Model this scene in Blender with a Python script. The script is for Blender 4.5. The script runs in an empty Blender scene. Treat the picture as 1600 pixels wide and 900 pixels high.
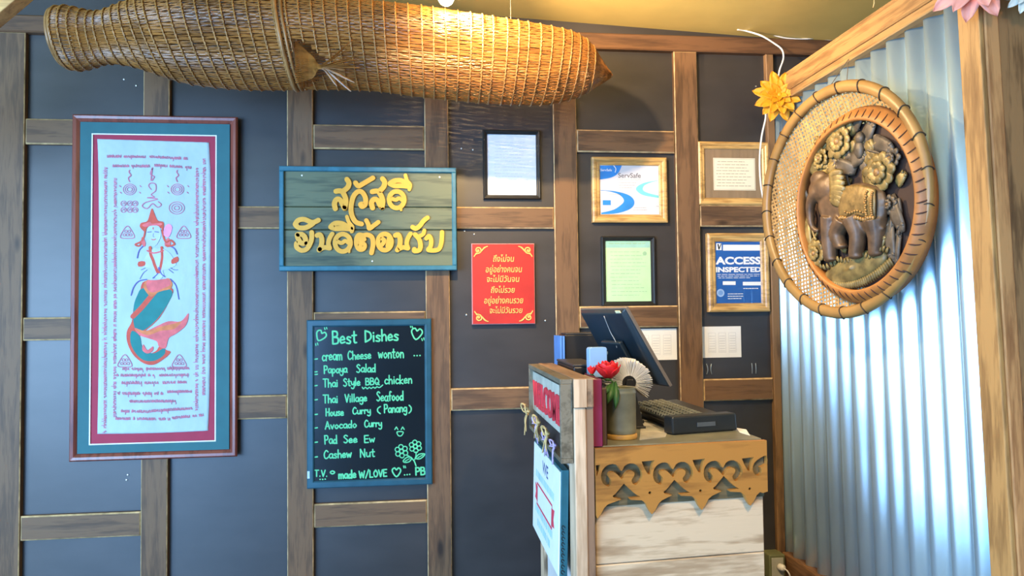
import bpy, bmesh, math, random
import numpy as np
from mathutils import Vector, Matrix, Euler
random.seed(7)
PI = math.pi
SC = bpy.context.scene
C = SC.collection

# ------------------------------------------------------------------ camera, light, exposure
FPX, CAM_D, CAM_H = 1150.0, 3.4, 1.5
def _rot(y, p, r):
    cy, sy, cp, sp, cr, sr = math.cos(y), math.sin(y), math.cos(p), math.sin(p), math.cos(r), math.sin(r)
    Ry = np.array([[cy, 0, sy], [0, 1, 0], [-sy, 0, cy]])
    Rp = np.array([[1, 0, 0], [0, cp, -sp], [0, sp, cp]])
    Rr = np.array([[cr, -sr, 0], [sr, cr, 0], [0, 0, 1]])
    return Rr @ Rp @ Ry
MCAM = _rot(*np.radians([-6.384, -2.091, -0.676]))
cam_d = bpy.data.cameras.new('camera')
cam_d.sensor_width = 36.0
cam_d.lens = 36.0 * FPX / 1600.0
cam_d.clip_start = 0.02
cam = bpy.data.objects.new('camera', cam_d)
C.objects.link(cam)
def _w(c):                                   # camera axis (x right, y down, z forward) -> world
    v = MCAM.T @ np.array(c, float)
    return Vector((v[0], v[2], -v[1]))
_m = Matrix((_w((1, 0, 0)), _w((0, -1, 0)), _w((0, 0, -1)))).transposed().to_4x4()
_m.translation = Vector((0, -CAM_D, CAM_H))
cam.matrix_world = _m
SC.camera = cam

SC.view_settings.view_transform = 'Standard'
SC.view_settings.look = 'None'
SC.view_settings.exposure = 0.6
SC.view_settings.gamma = 1.0
SC.view_settings.use_curve_mapping = False

world = bpy.data.worlds.new('sky')
SC.world = world
world.use_nodes = True
_nt = world.node_tree
_nt.nodes.clear()
_o = _nt.nodes.new('ShaderNodeOutputWorld')
_b = _nt.nodes.new('ShaderNodeBackground')
_tc = _nt.nodes.new('ShaderNodeTexCoord')
_sx = _nt.nodes.new('ShaderNodeSeparateXYZ')
_cr = _nt.nodes.new('ShaderNodeValToRGB')
_mr = _nt.nodes.new('ShaderNodeMapRange')
_mr.inputs[1].default_value = -0.6
_mr.inputs[2].default_value = 0.6
_cr.color_ramp.elements[0].position = 0.0
_cr.color_ramp.elements[0].color = (0.20, 0.24, 0.30, 1)
_cr.color_ramp.elements[1].position = 1.0
_cr.color_ramp.elements[1].color = (0.45, 0.70, 1.0, 1)
for _p, _c in ((0.46, (0.28, 0.34, 0.36, 1)), (0.54, (0.62, 0.82, 1.0, 1))):
    _e = _cr.color_ramp.elements.new(_p)
    _e.color = _c
_b.inputs[1].default_value = 0.22
_nt.links.new(_tc.outputs['Generated'], _sx.inputs[0])
_nt.links.new(_sx.outputs['Z'], _mr.inputs[0])
_nt.links.new(_mr.outputs[0], _cr.inputs[0])
_nt.links.new(_cr.outputs[0], _b.inputs[0])
_nt.links.new(_b.outputs[0], _o.inputs[0])

def area_light(name, loc, target, sx, sy, power, color):
    d = bpy.data.lights.new(name, 'AREA')
    d.shape = 'RECTANGLE'
    d.size, d.size_y, d.energy, d.color = sx, sy, power, color
    o = bpy.data.objects.new(name, d)
    C.objects.link(o)
    o.location = loc
    o.rotation_euler = (Vector(target) - Vector(loc)).to_track_quat('-Z', 'Y').to_euler()
    return o
# daylight through the shop windows behind and to the left of the camera
area_light('window_daylight', (-2.9, -5.4, 1.2), (-1.0, 0.0, 0.6), 3.0, 2.0, 170, (0.22, 0.50, 1.0))
area_light('side_window_daylight', (-3.7, -3.9, 1.55), (1.6, -0.9, 1.5), 3.2, 2.3, 235, (0.43, 0.69, 1.0))
def point_light(name, loc, power, color, r=0.04):
    d = bpy.data.lights.new(name, 'POINT')
    d.energy, d.color, d.shadow_soft_size = power, color, r
    o = bpy.data.objects.new(name, d)
    C.objects.link(o)
    o.location = loc
    return o
WARM = (1.0, 0.72, 0.40)
def spot_light(name, loc, target, power, color, cone, blend, r):
    d = bpy.data.lights.new(name, 'SPOT')
    d.energy, d.color, d.shadow_soft_size, d.spot_size, d.spot_blend = power, color, r, math.radians(cone), blend
    o = bpy.data.objects.new(name, d); C.objects.link(o)
    o.location = loc
    o.rotation_euler = (Vector(target) - Vector(loc)).to_track_quat('-Z', 'Y').to_euler()
    return o
spot_light('counter_warm_fill', (0.9, -2.7, 2.70), (0.75, -1.25, 0.85), 95, (1.0, 0.72, 0.42), 62, 0.9, 0.05)  # added spot without a fixture, warms the counter front and partition post
point_light('front_warm_fill', (0.9, -3.1, 2.60), 20, WARM, 0.10)  # added warm fill, no lamp modelled: lifts right post, pink flower, counter
spot_light('track_spotlight', (0.0, -1.45, 2.74), (1.0, 0.0, 1.95), 150, (1.0, 0.68, 0.34), 95, 0.8, 0.028)

# ------------------------------------------------------------------ from the photograph to planes of the room
def ray(px, py):
    return _w(((px - 800) / FPX, (py - 450) / FPX, 1.0))
CAM_O = Vector((0, -CAM_D, CAM_H))
def WY(px, py, y=0.0):
    r = ray(px, py); return CAM_O + r * ((y - CAM_O.y) / r.y)
def WX(px, py, x):
    r = ray(px, py); return CAM_O + r * ((x - CAM_O.x) / r.x)
def WZ(px, py, z):
    r = ray(px, py); return CAM_O + r * ((z - CAM_O.z) / r.z)
class Plane:
    def __init__(self, o, u, v):
        self.o, self.u, self.v = Vector(o), Vector(u).normalized(), Vector(v).normalized()
        self.n = self.u.cross(self.v).normalized()
    def __call__(self, a, b, c=0.0):
        return self.o + self.u * a + self.v * b + self.n * c
    def pix(self, px, py, c=0.0):
        r = ray(px, py)
        t = ((self.o + self.n * c) - CAM_O).dot(self.n) / r.dot(self.n)
        d = CAM_O + r * t - self.o
        return d.dot(self.u), d.dot(self.v)
WALL = Plane((0, 0, 0), (1, 0, 0), (0, 0, 1))          # back wall; its normal points to the room

# ------------------------------------------------------------------ materials
MATS = {}
def new_mat(name):
    m = bpy.data.materials.new(name)
    m.use_nodes = True
    nt = m.node_tree
    return m, nt, nt.nodes['Principled BSDF']
def lerp3(a, b, t):
    return tuple(a[i] + (b[i] - a[i]) * t for i in range(3))
def plain(name, col, rough=0.5, metal=0.0, var=0.12, scale=18.0, bump=0.0, spec=0.5, stretch=(1, 1, 1), emit=None, trans=0.0):
    if name in MATS: return MATS[name]
    m, nt, bs = new_mat(name)
    tc = nt.nodes.new('ShaderNodeTexCoord'); mp = nt.nodes.new('ShaderNodeMapping')
    mp.inputs['Scale'].default_value = stretch
    nz = nt.nodes.new('ShaderNodeTexNoise'); nz.inputs['Scale'].default_value = scale; nz.inputs['Detail'].default_value = 5
    cr = nt.nodes.new('ShaderNodeValToRGB')
    cr.color_ramp.elements[0].position = 0.3; cr.color_ramp.elements[1].position = 0.7
    cr.color_ramp.elements[0].color = (*[c * (1 - var) for c in col], 1)
    cr.color_ramp.elements[1].color = (*[min(1, c * (1 + var)) for c in col], 1)
    L = nt.links.new
    L(tc.outputs['Object'], mp.inputs[0]); L(mp.outputs[0], nz.inputs['Vector']); L(nz.outputs['Fac'], cr.inputs[0])
    L(cr.outputs[0], bs.inputs['Base Color'])
    bs.inputs['Roughness'].default_value = rough
    bs.inputs['Metallic'].default_value = metal
    bs.inputs['Specular IOR Level'].default_value = spec
    if bump:
        bp = nt.nodes.new('ShaderNodeBump'); bp.inputs['Strength'].default_value = bump; bp.inputs['Distance'].default_value = 0.004
        L(nz.outputs['Fac'], bp.inputs['Height']); L(bp.outputs[0], bs.inputs['Normal'])
    if emit:
        bs.inputs['Emission Color'].default_value = (*emit[0], 1); bs.inputs['Emission Strength'].default_value = emit[1]
    MATS[name] = m
    return m
def wood(name, dark, light, axis='z', scale=9.0, rough=0.6, bump=0.25, knots=True):
    """grain stretched along one world axis, with rings around knots and blotchy stain"""
    if name in MATS: return MATS[name]
    m, nt, bs = new_mat(name)
    L = nt.links.new
    tc = nt.nodes.new('ShaderNodeTexCoord')
    s = {'x': (0.10, 1, 1), 'y': (1, 0.10, 1), 'z': (1, 1, 0.10)}[axis]
    mp = nt.nodes.new('ShaderNodeMapping'); mp.inputs['Scale'].default_value = s
    n1 = nt.nodes.new('ShaderNodeTexNoise'); n1.inputs['Scale'].default_value = scale * 3; n1.inputs['Detail'].default_value = 6; n1.inputs['Distortion'].default_value = 0.6
    n2 = nt.nodes.new('ShaderNodeTexNoise'); n2.inputs['Scale'].default_value = scale * 16; n2.inputs['Detail'].default_value = 4
    n3 = nt.nodes.new('ShaderNodeTexNoise'); n3.inputs['Scale'].default_value = 3.3; n3.inputs['Detail'].default_value = 3
    L(tc.outputs['Object'], mp.inputs[0]); L(mp.outputs[0], n1.inputs['Vector']); L(mp.outputs[0], n2.inputs['Vector']); L(tc.outputs['Object'], n3.inputs['Vector'])
    a = nt.nodes.new('ShaderNodeMath'); a.operation = 'MULTIPLY_ADD'; a.inputs[1].default_value = 0.40; 
    L(n2.outputs['Fac'], a.inputs[0]); L(n1.outputs['Fac'], a.inputs[2])
    b = nt.nodes.new('ShaderNodeMath'); b.operation = 'MULTIPLY_ADD'; b.inputs[1].default_value = 0.5
    L(n3.outputs['Fac'], b.inputs[0]); L(a.outputs[0], b.inputs[2])
    cr = nt.nodes.new('ShaderNodeValToRGB')
    e = cr.color_ramp.elements
    e[0].position = 0.62; e[1].position = 1.12
    e[0].color = (*dark, 1); e[1].color = (*light, 1)
    k = e.new(0.86); k.color = (*lerp3(dark, light, 0.45), 1)
    L(b.outputs[0], cr.inputs[0])
    col = cr.outputs[0]
    if knots:
        ms = nt.nodes.new('ShaderNodeMapping')
        ms.inputs['Scale'].default_value = {'x': (0.35, 1, 1), 'y': (1, 0.35, 1), 'z': (1, 1, 0.35)}[axis]
        vo = nt.nodes.new('ShaderNodeTexVoronoi'); vo.inputs['Scale'].default_value = 7.0
        L(tc.outputs['Object'], ms.inputs[0]); L(ms.outputs[0], vo.inputs['Vector'])
        kr = nt.nodes.new('ShaderNodeValToRGB')
        kr.color_ramp.elements[0].position = 0.05; kr.color_ramp.elements[0].color = (0.28, 0.25, 0.22, 1)
        kr.color_ramp.elements[1].position = 0.13; kr.color_ramp.elements[1].color = (1, 1, 1, 1)
        mx = nt.nodes.new('ShaderNodeMix'); mx.data_type = 'RGBA'; mx.blend_type = 'MULTIPLY'; mx.inputs[0].default_value = 1.0
        L(vo.outputs['Distance'], kr.inputs[0]); L(col, mx.inputs[6]); L(kr.outputs[0], mx.inputs[7])
        col = mx.outputs[2]
    L(col, bs.inputs['Base Color'])
    bs.inputs['Roughness'].default_value = rough
    bp = nt.nodes.new('ShaderNodeBump'); bp.inputs['Strength'].default_value = bump; bp.inputs['Distance'].default_value = 0.003
    L(a.outputs[0], bp.inputs['Height']); L(bp.outputs[0], bs.inputs['Normal'])
    MATS[name] = m
    return m
def glass_pane(name='pane_glass', amount=0.035):
    if name in MATS: return MATS[name]
    m = bpy.data.materials.new(name); m.use_nodes = True
    nt = m.node_tree; nt.nodes.clear()
    out = nt.nodes.new('ShaderNodeOutputMaterial'); mx = nt.nodes.new('ShaderNodeMixShader')
    tr = nt.nodes.new('ShaderNodeBsdfTransparent'); gl = nt.nodes.new('ShaderNodeBsdfGlossy')
    gl.inputs['Roughness'].default_value = 0.03
    mx.inputs[0].default_value = amount
    nt.links.new(tr.outputs[0], mx.inputs[1]); nt.links.new(gl.outputs[0], mx.inputs[2]); nt.links.new(mx.outputs[0], out.inputs[0])
    MATS[name] = m
    return m

# ------------------------------------------------------------------ mesh building
class MB:
    lay = 0
    def __init__(self):
        self.v, self.f, self.mi = [], [], []
    def add(self, vs, fs, mi=0):
        k = len(self.v)
        self.v += [Vector(p) for p in vs]
        for f in fs:
            self.f.append([i + k for i in f]); self.mi.append(mi)
        return self
    def hexa(self, p, mi=0):            # 8 corners: bottom ring 0-3, top ring 4-7
        return self.add(p, [(3, 2, 1, 0), (4, 5, 6, 7), (0, 1, 5, 4), (1, 2, 6, 5), (2, 3, 7, 6), (3, 0, 4, 7)], mi)
    def box(self, a, b, mi=0, pl=None):
        (x0, y0, z0), (x1, y1, z1) = a, b
        p = [(x0, y0, z0), (x1, y0, z0), (x1, y1, z0), (x0, y1, z0), (x0, y0, z1), (x1, y0, z1), (x1, y1, z1), (x0, y1, z1)]
        if pl: p = [pl(*q) for q in p]
        return self.hexa(p, mi)
    def cbox(self, pl, a0, b0, a1, b1, c0, c1, ch=0.004, mi=0, mc=None):
        """slab on a plane from depth c0 to c1 whose front edges are chamfered (chamfer faces take slot mc)"""
        mc = mi if mc is None else mc
        R = [(a0, b0), (a1, b0), (a1, b1), (a0, b1)]
        I = [(a0 + ch, b0 + ch), (a1 - ch, b0 + ch), (a1 - ch, b1 - ch), (a0 + ch, b1 - ch)]
        vs = [pl(*q, c0) for q in R] + [pl(*q, c1 - ch) for q in R] + [pl(*q, c1) for q in I]
        k = len(self.v); self.v += vs
        for i in range(4):
            j = (i + 1) % 4
            self.f.append([k + i, k + j, k + 4 + j, k + 4 + i]); self.mi.append(mi)
            self.f.append([k + 4 + i, k + 4 + j, k + 8 + j, k + 8 + i]); self.mi.append(mc)
        self.f.append([k + 8, k + 9, k + 10, k + 11]); self.mi.append(mi)
        self.f.append([k + 3, k + 2, k + 1, k]); self.mi.append(mi)
        return self
    def prism(self, poly, pl, c0, c1, mi=0):
        n = len(poly)
        k = len(self.v)
        self.v += [pl(a, b, c0) for a, b in poly] + [pl(a, b, c1) for a, b in poly]
        self.f.append([k + i for i in reversed(range(n))]); self.mi.append(mi)
        self.f.append([k + n + i for i in range(n)]); self.mi.append(mi)
        for i in range(n):
            j = (i + 1) % n
            self.f.append([k + i, k + j, k + n + j, k + n + i]); self.mi.append(mi)
        return self
    def flat(self, poly, pl, c, mi=0):
        return self.add([pl(a, b, c) for a, b in poly], [list(range(len(poly)))], mi)
    def tube(self, pts, r, n=8, mi=0, closed=False, cap=True, flat=1.0, up=None):
        pts = [Vector(p) for p in pts]; m = len(pts)
        rr = r if isinstance(r, (list, tuple)) else [r] * m
        k = len(self.v)
        up0 = None
        for i, p in enumerate(pts):
            a = pts[(i - 1) % m] if (closed or i > 0) else p
            b = pts[(i + 1) % m] if (closed or i < m - 1) else p
            t = (b - a).normalized() if (b - a).length > 1e-9 else Vector((0, 0, 1))
            if up is not None:
                s = t.cross(Vector(up))
                if s.length < 1e-5: s = t.orthogonal()
            elif up0 is None:
                s = t.orthogonal()
            else:
                s = up0 - t * up0.dot(t)
                if s.length < 1e-6: s = t.orthogonal()
            s.normalize(); up0 = s
            q = t.cross(s).normalized()
            for j in range(n):
                an = 2 * PI * j / n
                self.v.append(p + s * (rr[i] * math.cos(an)) + q * (rr[i] * flat * math.sin(an)))
        for i in range(m if closed else m - 1):
            i2 = (i + 1) % m
            for j in range(n):
                j2 = (j + 1) % n
                self.f.append([k + i * n + j, k + i * n + j2, k + i2 * n + j2, k + i2 * n + j]); self.mi.append(mi)
        if cap and not closed:
            self.f.append([k + j for j in reversed(range(n))]); self.mi.append(mi)
            self.f.append([k + (m - 1) * n + j for j in range(n)]); self.mi.append(mi)
        return self
    def lathe(self, prof, o, ax=(0, 0, 1), n=32, mi=0, closed=False):
        ax = Vector(ax).normalized(); s = ax.orthogonal().normalized(); q = ax.cross(s); o = Vector(o)
        k = len(self.v); m = len(prof)
        for r, h in prof:
            for j in range(n):
                a = 2 * PI * j / n
                self.v.append(o + ax * h + (s * math.cos(a) + q * math.sin(a)) * max(r, 1e-5))
        for i in range(m if closed else m - 1):
            i2 = (i + 1) % m
            for j in range(n):
                j2 = (j + 1) % n
                self.f.append([k + i * n + j, k + i * n + j2, k + i2 * n + j2, k + i2 * n + j]); self.mi.append(mi)
        return self
    def blob(self, c, rx, ry, rz, M=None, n=14, mi=0):
        M = M or Matrix.Identity(3); c = Vector(c)
        k = len(self.v); m = n // 2 + 1
        for i in range(m):
            th = PI * i / (m - 1)
            for j in range(n):
                ph = 2 * PI * j / n
                self.v.append(c + M @ Vector((rx * math.sin(th) * math.cos(ph), ry * math.sin(th) * math.sin(ph), rz * math.cos(th))))
        for i in range(m - 1):
            for j in range(n):
                j2 = (j + 1) % n
                self.f.append([k + i * n + j, k + (i + 1) * n + j, k + (i + 1) * n + j2, k + i * n + j2]); self.mi.append(mi)
        return self
    def frame(self, pl, a0, b0, a1, b1, prof, mi=0):
        """mitred moulding: prof = list of (inset, height), swept round the rectangle"""
        k = len(self.v); m = len(prof)
        for ins, h in prof:
            self.v += [pl(a0 + ins, b0 + ins, h), pl(a1 - ins, b0 + ins, h), pl(a1 - ins, b1 - ins, h), pl(a0 + ins, b1 - ins, h)]
        for i in range(m):
            i2 = (i + 1) % m
            for j in range(4):
                j2 = (j + 1) % 4
                self.f.append([k + i * 4 + j, k + i * 4 + j2, k + i2 * 4 + j2, k + i2 * 4 + j]); self.mi.append(mi)
        return self
    def stroke(self, pts, w, pl, c0, c1=None, mi=0, closed=False, n=8):
        """drawn line of width w on a plane; with c1 it is a solid of that depth"""
        pts = [Vector((p[0], p[1])) for p in pts]
        m = len(pts)
        rr = w if isinstance(w, (list, tuple)) else [w] * m
        cb0, ct0 = c0, c1
        for i in range(m if closed else m - 1):
            MB.lay = (MB.lay + 1) % 11
            if ct0 is None: c0 = cb0 + MB.lay * 0.00003
            else: c1 = ct0 + MB.lay * 0.00006
            a, b = pts[i], pts[(i + 1) % m]; ra, rb = rr[i] / 2, rr[(i + 1) % m] / 2
            d = b - a
            if d.length < 1e-7: continue
            q = Vector((-d.y, d.x)).normalized()
            poly = [a - q * ra, b - q * rb, b + q * rb, a + q * ra]
            if c1 is None: self.flat(poly, pl, c0, mi)
            else: self.prism(poly, pl, c0, c1, mi)
        for i, p in enumerate(pts):
            MB.lay = (MB.lay + 1) % 11
            if ct0 is None: c0 = cb0 + MB.lay * 0.00003 + 0.000015
            else: c1 = ct0 + MB.lay * 0.00006 + 0.00003
            poly = [(p.x + rr[i] / 2 * math.cos(2 * PI * j / n), p.y + rr[i] / 2 * math.sin(2 * PI * j / n)) for j in range(n)]
            if c1 is None: self.flat(poly, pl, c0, mi)
            else: self.prism(poly, pl, c0, c1, mi)
        return self
    def merge(self, other, mi=None):
        k = len(self.v); self.v += other.v
        for f, m in zip(other.f, other.mi):
            self.f.append([i + k for i in f]); self.mi.append(m if mi is None else mi)
        return self

def smooth(pts, n=4, closed=False):
    """Catmull-Rom through 2D or 3D points"""
    P = [Vector(p) for p in pts]; m = len(P)
    if m < 3: return P
    out = []
    for i in range(m if closed else m - 1):
        p0 = P[(i - 1) % m] if (closed or i > 0) else P[i]
        p1, p2 = P[i], P[(i + 1) % m]
        p3 = P[(i + 2) % m] if (closed or i + 2 < m) else p2
        for j in range(n):
            t = j / n
            out.append(0.5 * ((2 * p1) + (p2 - p0) * t + (2 * p0 - 5 * p1 + 4 * p2 - p3) * t * t + (3 * p1 - p0 - 3 * p2 + p3) * t ** 3))
    if not closed: out.append(P[-1])
    return out
def circ(cx, cy, r, n=16, ry=None):
    ry = r if ry is None else ry
    return [(cx + r * math.cos(2 * PI * i / n), cy + ry * math.sin(2 * PI * i / n)) for i in range(n)]

ROOT_LOC = {}
def tag(o, label=None, cat=None, group=None, kind=None):
    if label: o['label'] = label
    if cat: o['category'] = cat
    if group: o['group'] = group
    if kind: o['kind'] = kind
    return o
def thing(name, label, cat, loc=(0, 0, 0), group=None):
    o = bpy.data.objects.new(name, None); C.objects.link(o)
    o.empty_display_size = 0.05
    o.location = loc
    ROOT_LOC[o.name] = Vector(loc)
    return tag(o, label, cat, group)
def obj(name, mb, mats, parent=None, shade=False, bevel=0.0, label=None, loc=None):
    me = bpy.data.meshes.new(name)
    off = Vector((0, 0, 0))
    if parent is not None: off = ROOT_LOC[parent.name]
    elif loc is not None: off = Vector(loc)
    me.from_pydata([tuple(v - off) for v in mb.v], [], mb.f)
    for m in (mats if isinstance(mats, (list, tuple)) else [mats]): me.materials.append(m)
    me.polygons.foreach_set('material_index', mb.mi)
    me.validate()
    bm = bmesh.new(); bm.from_mesh(me)
    bmesh.ops.recalc_face_normals(bm, faces=bm.faces[:])
    bm.to_mesh(me); bm.free()
    me.update()
    if shade:
        me.polygons.foreach_set('use_smooth', [True] * len(me.polygons))
    o = bpy.data.objects.new(name, me); C.objects.link(o)
    if parent is not None:
        o.parent = parent
        ROOT_LOC[o.name] = off
    elif loc is not None:
        o.location = loc
    if bevel:
        b = o.modifiers.new('bevel', 'BEVEL'); b.width = bevel; b.segments = 2; b.limit_method = 'ANGLE'; b.angle_limit = math.radians(40)
    if label: o['label'] = label
    return o
def struct(name, mb, mats, shade=False, bevel=0.0):
    o = obj(name, mb, mats, None, shade, bevel); o['kind'] = 'structure'; return o
def single(name, mb, mats, label, cat, group=None, **k):
    """a thing that is one mesh; its origin goes to the middle of its base"""
    lo = Vector([min(v[i] for v in mb.v) for i in range(3)]); hi = Vector([max(v[i] for v in mb.v) for i in range(3)])
    return tag(obj(name, mb, mats, None, loc=((lo.x + hi.x) / 2, (lo.y + hi.y) / 2, lo.z), **k), label, cat, group)
def text_mb(body, pl, a0, b0, a1, b1, c, depth=0.0, slant=0.0, mb=None, mi=0, keep=False, bold=0.0):
    """lettering fitted into a box of the plane"""
    cu = bpy.data.curves.new('lettering', 'FONT'); cu.body = body; cu.resolution_u = 3; cu.offset = bold
    cu.align_x = 'CENTER'
    o = bpy.data.objects.new('lettering_tmp', cu); C.objects.link(o)
    bpy.context.view_layer.update()
    dg = bpy.context.evaluated_depsgraph_get()
    me = o.evaluated_get(dg).to_mesh()
    vs = [v.co.copy() for v in me.vertices]; fs = [list(p.vertices) for p in me.polygons]
    o.evaluated_get(dg).to_mesh_clear()
    bpy.data.objects.remove(o); bpy.data.curves.remove(cu)
    mb = mb or MB()
    if not vs: return mb
    x0, x1 = min(v.x for v in vs), max(v.x for v in vs); y0, y1 = min(v.y for v in vs), max(v.y for v in vs)
    sx, sy = (a1 - a0) / max(x1 - x0, 1e-6), (b1 - b0) / max(y1 - y0, 1e-6)
    if keep: sx = sy = min(sx, sy)
    cx = (a0 + a1) / 2 - (x0 + x1) / 2 * sx
    P = [(cx + v.x * sx + slant * (v.y - y0) * sy, b0 + (v.y - y0) * sy) for v in vs]
    if depth <= 0:
        mb.add([pl(a, b, c) for a, b in P], fs, mi)
    else:
        n = len(P)
        mb.add([pl(a, b, c) for a, b in P] + [pl(a, b, c + depth) for a, b in P], [f[::-1] for f in fs] + [[i + n for i in f] for f in fs], mi)
        cnt = {}
        for f in fs:
            for i in range(len(f)):
                e = (f[i], f[(i + 1) % len(f)]); cnt[e] = 1
        for (i, j) in cnt:
            if (j, i) not in cnt:
                k = len(mb.v) - 2 * n
                mb.f.append([k + i, k + j, k + n + j, k + n + i]); mb.mi.append(mi)
    return mb
# ------------------------------------------------------------------ the setting
M_PANEL = plain('slate_panel_paint', (0.034, 0.031, 0.031), 0.40, var=0.25, scale=3.0, bump=0.05, spec=0.62, stretch=(1, 1, 2.5))
M_BZ = wood('batten_wood_upright', (0.055, 0.027, 0.012), (0.165, 0.086, 0.038), 'z')
M_BX = wood('batten_wood_level', (0.055, 0.027, 0.012), (0.165, 0.086, 0.038), 'x')
M_EDGE = plain('worn_bare_wood_edge', (0.52, 0.35, 0.17), 0.6, var=0.5, scale=22)
M_TOPB = wood('top_beam_wood', (0.045, 0.020, 0.009), (0.13, 0.062, 0.026), 'x')
M_CEIL = plain('mustard_ceiling_paint', (0.74, 0.54, 0.16), 0.55, var=0.06, scale=5, bump=0.1)
M_FLOOR = plain('polished_concrete_floor', (0.20, 0.19, 0.18), 0.14, var=0.2, scale=4)
M_RAIL = wood('honey_wood_deep', (0.16, 0.075, 0.024), (0.42, 0.23, 0.078), 'y')
M_POST = wood('honey_wood_upright', (0.18, 0.090, 0.030), (0.46, 0.26, 0.090), 'z')
M_POSTD = wood('dark_wood_upright', (0.055, 0.028, 0.012), (0.22, 0.12, 0.05), 'z')
M_HX = wood('honey_wood_level', (0.20, 0.10, 0.03), (0.58, 0.33, 0.11), 'x')
M_METAL = plain('galvanised_sheet', (0.58, 0.79, 0.92), 0.32, metal=0.72, var=0.10, scale=6, bump=0.03, stretch=(1, 1, 0.3))
M_SCREW = plain('screw_steel', (0.65, 0.63, 0.58), 0.35, metal=0.8)
M_BLACK = plain('black_paint', (0.012, 0.012, 0.013), 0.4)
M_WHITE = plain('white_paper', (0.80, 0.80, 0.78), 0.6, var=0.03)
M_GLASS = glass_pane()

XC = 1.672                                          # the corner with the partition wall
struct('floor', MB().box((-3.2, -6.5, -0.05), (3.2, 0.1, 0.0)), M_FLOOR)
struct('wall_back', MB().box((-3.2, 0.0, 0.0), (3.2, 0.1, 3.2)), M_PANEL)
cz = lambda x: 2.894 - 0.0475 * (x - 0.579)
mb = MB().hexa([(-3.2, -6.5, cz(-3.2)), (3.2, -6.5, cz(3.2)), (3.2, 0.0, cz(3.2)), (-3.2, 0.0, cz(-3.2)),
                (-3.2, -6.5, 3.3), (3.2, -6.5, 3.3), (3.2, 0.0, 3.3), (-3.2, 0.0, 3.3)])
struct('ceiling', mb, M_CEIL)

BT = 0.028                                          # how far the battens stand off the panels
tn = [0]
def trim(mb, mats, **k):
    tn[0] += 1
    return struct('trim_%d' % tn[0], mb, mats, **k)
BEAM_B, BEAM_T = 2.752, 2.858
mb = MB().cbox(WALL, -2.6, BEAM_B, 2.6, BEAM_T - 0.03, 0, BT + 0.01, 0.006, 0, 0)
trim(mb, [M_TOPB])
# uprights: pixel edges in the photograph give their place on the wall
UP = []
for (l, r, y, wide) in ((-20, 34.5, 450, 0), (222, 263, 450, 0), (448.5, 489, 500, 0), (665.5, 703, 500, 0), (866.5, 903, 350, 0), (1057, 1093, 300, 0)):
    a0, a1 = WALL.pix(l, y, BT)[0], WALL.pix(r, y, BT)[0]
    UP.append((a0, a1))
    trim(MB().cbox(WALL, a0, 0.0, a1, BEAM_B, 0, BT, 0.0035, 0, 1), [M_BZ, M_EDGE])
UP.append((XC - 0.040, XC - 0.002))
trim(MB().cbox(WALL, UP[6][0], 0.0, UP[6][1], BEAM_B, 0, BT, 0.003, 0, 0), [M_POSTD])
# short level pieces between the uprights: (bay, top pixel, bottom pixel, at column)
for (bay, t, b, px) in ((0, 185, 225, 75), (0, 496, 532, 75), (0, 803.5, 842, 130), (1, 322, 357, 410), (1, 618, 655, 410),
                        (2, 195, 233, 575), (2, 487, 522, 575), (2, 785, 822, 575), (3, 323, 357, 790), (3, 606, 641, 760),
                        (4, 203, 238, 980), (4, 478, 512, 985), (5, 320, 354, 1150), (5, 591.5, 626, 1155)):
    z1, z0 = WALL.pix(px, t, BT)[1], WALL.pix(px, b, BT)[1]
    a0, a1 = UP[bay][1], UP[bay + 1][0]
    trim(MB().cbox(WALL, a0 + 0.001, z0, a1 - 0.001, z1, 0, BT - 0.004, 0.0062, 0, 1), [M_BX, M_EDGE])

# right partition: corrugated sheet from the back wall towards the room, in a wood frame
Y0, Y1 = -0.005, -1.335
PER, AMP = 0.1035, 0.0185
mb = MB()
nx_, zs = 286, (0.1, 0.9, 1.7, 2.5)
LEAN = 0.034                                        # the near end leans a little
for i in range(nx_):
    t = i / (nx_ - 1)
    y = Y0 + (Y1 - Y0) * t
    ph = 2 * PI * (y - Y0) / PER
    x = XC + 0.016 - AMP * math.cos(ph) + (0.0022 * math.sin(ph * 0.37))
    for z in zs:
        yy = y - LEAN * t * (1.6 - z) / 1.0
        mb.v.append(Vector((x, yy, z)))
for i in range(nx_ - 1):
    for j in range(3):
        k = i * 4 + j
        mb.f.append([k, k + 4, k + 5, k + 1]); mb.mi.append(0)
o = struct('wall_right', mb, M_METAL, shade=True)
sm = o.modifiers.new('thickness', 'SOLIDIFY'); sm.thickness = 0.002
# seam where the second sheet laps over the first
def xr(a, b, c): return Vector((XC - c, a, b))
RW = Plane((XC, 0, 0), (0, -1, 0), (0, 0, 1))       # u runs from the back wall to the room, normal points to -x
trim(MB().cbox(RW, 0.002, 2.482, 1.56, 2.606, -0.05, 0.030, 0.004, 0, 1), [M_RAIL, plain('pale_wood_edge', (0.46, 0.28, 0.11), 0.6)])
trim(MB().cbox(RW, 0.03, 2.512, 1.56, 2.585, 0.030, 0.042, 0.006, 0, 0), [M_RAIL])
trim(MB().cbox(RW, 0.030, 0.20, 1.40, 0.362, -0.04, 0.022, 0.004, 0, 0), [wood('dark_wood_deep', (0.08, 0.035, 0.012), (0.24, 0.12, 0.05), 'y')])
def lean_box(y0, y1, x0, x1, z0=0.0, z1=2.88):
    f = lambda y, z: y - LEAN * (1.6 - z)
    return MB().hexa([(x0, f(y1, z0), z0), (x1, f(y1, z0), z0), (x1, f(y0, z0), z0), (x0, f(y0, z0), z0),
                      (x0, f(y1, z1), z1), (x1, f(y1, z1), z1), (x1, f(y0, z1), z1), (x0, f(y0, z1), z1)])
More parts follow.
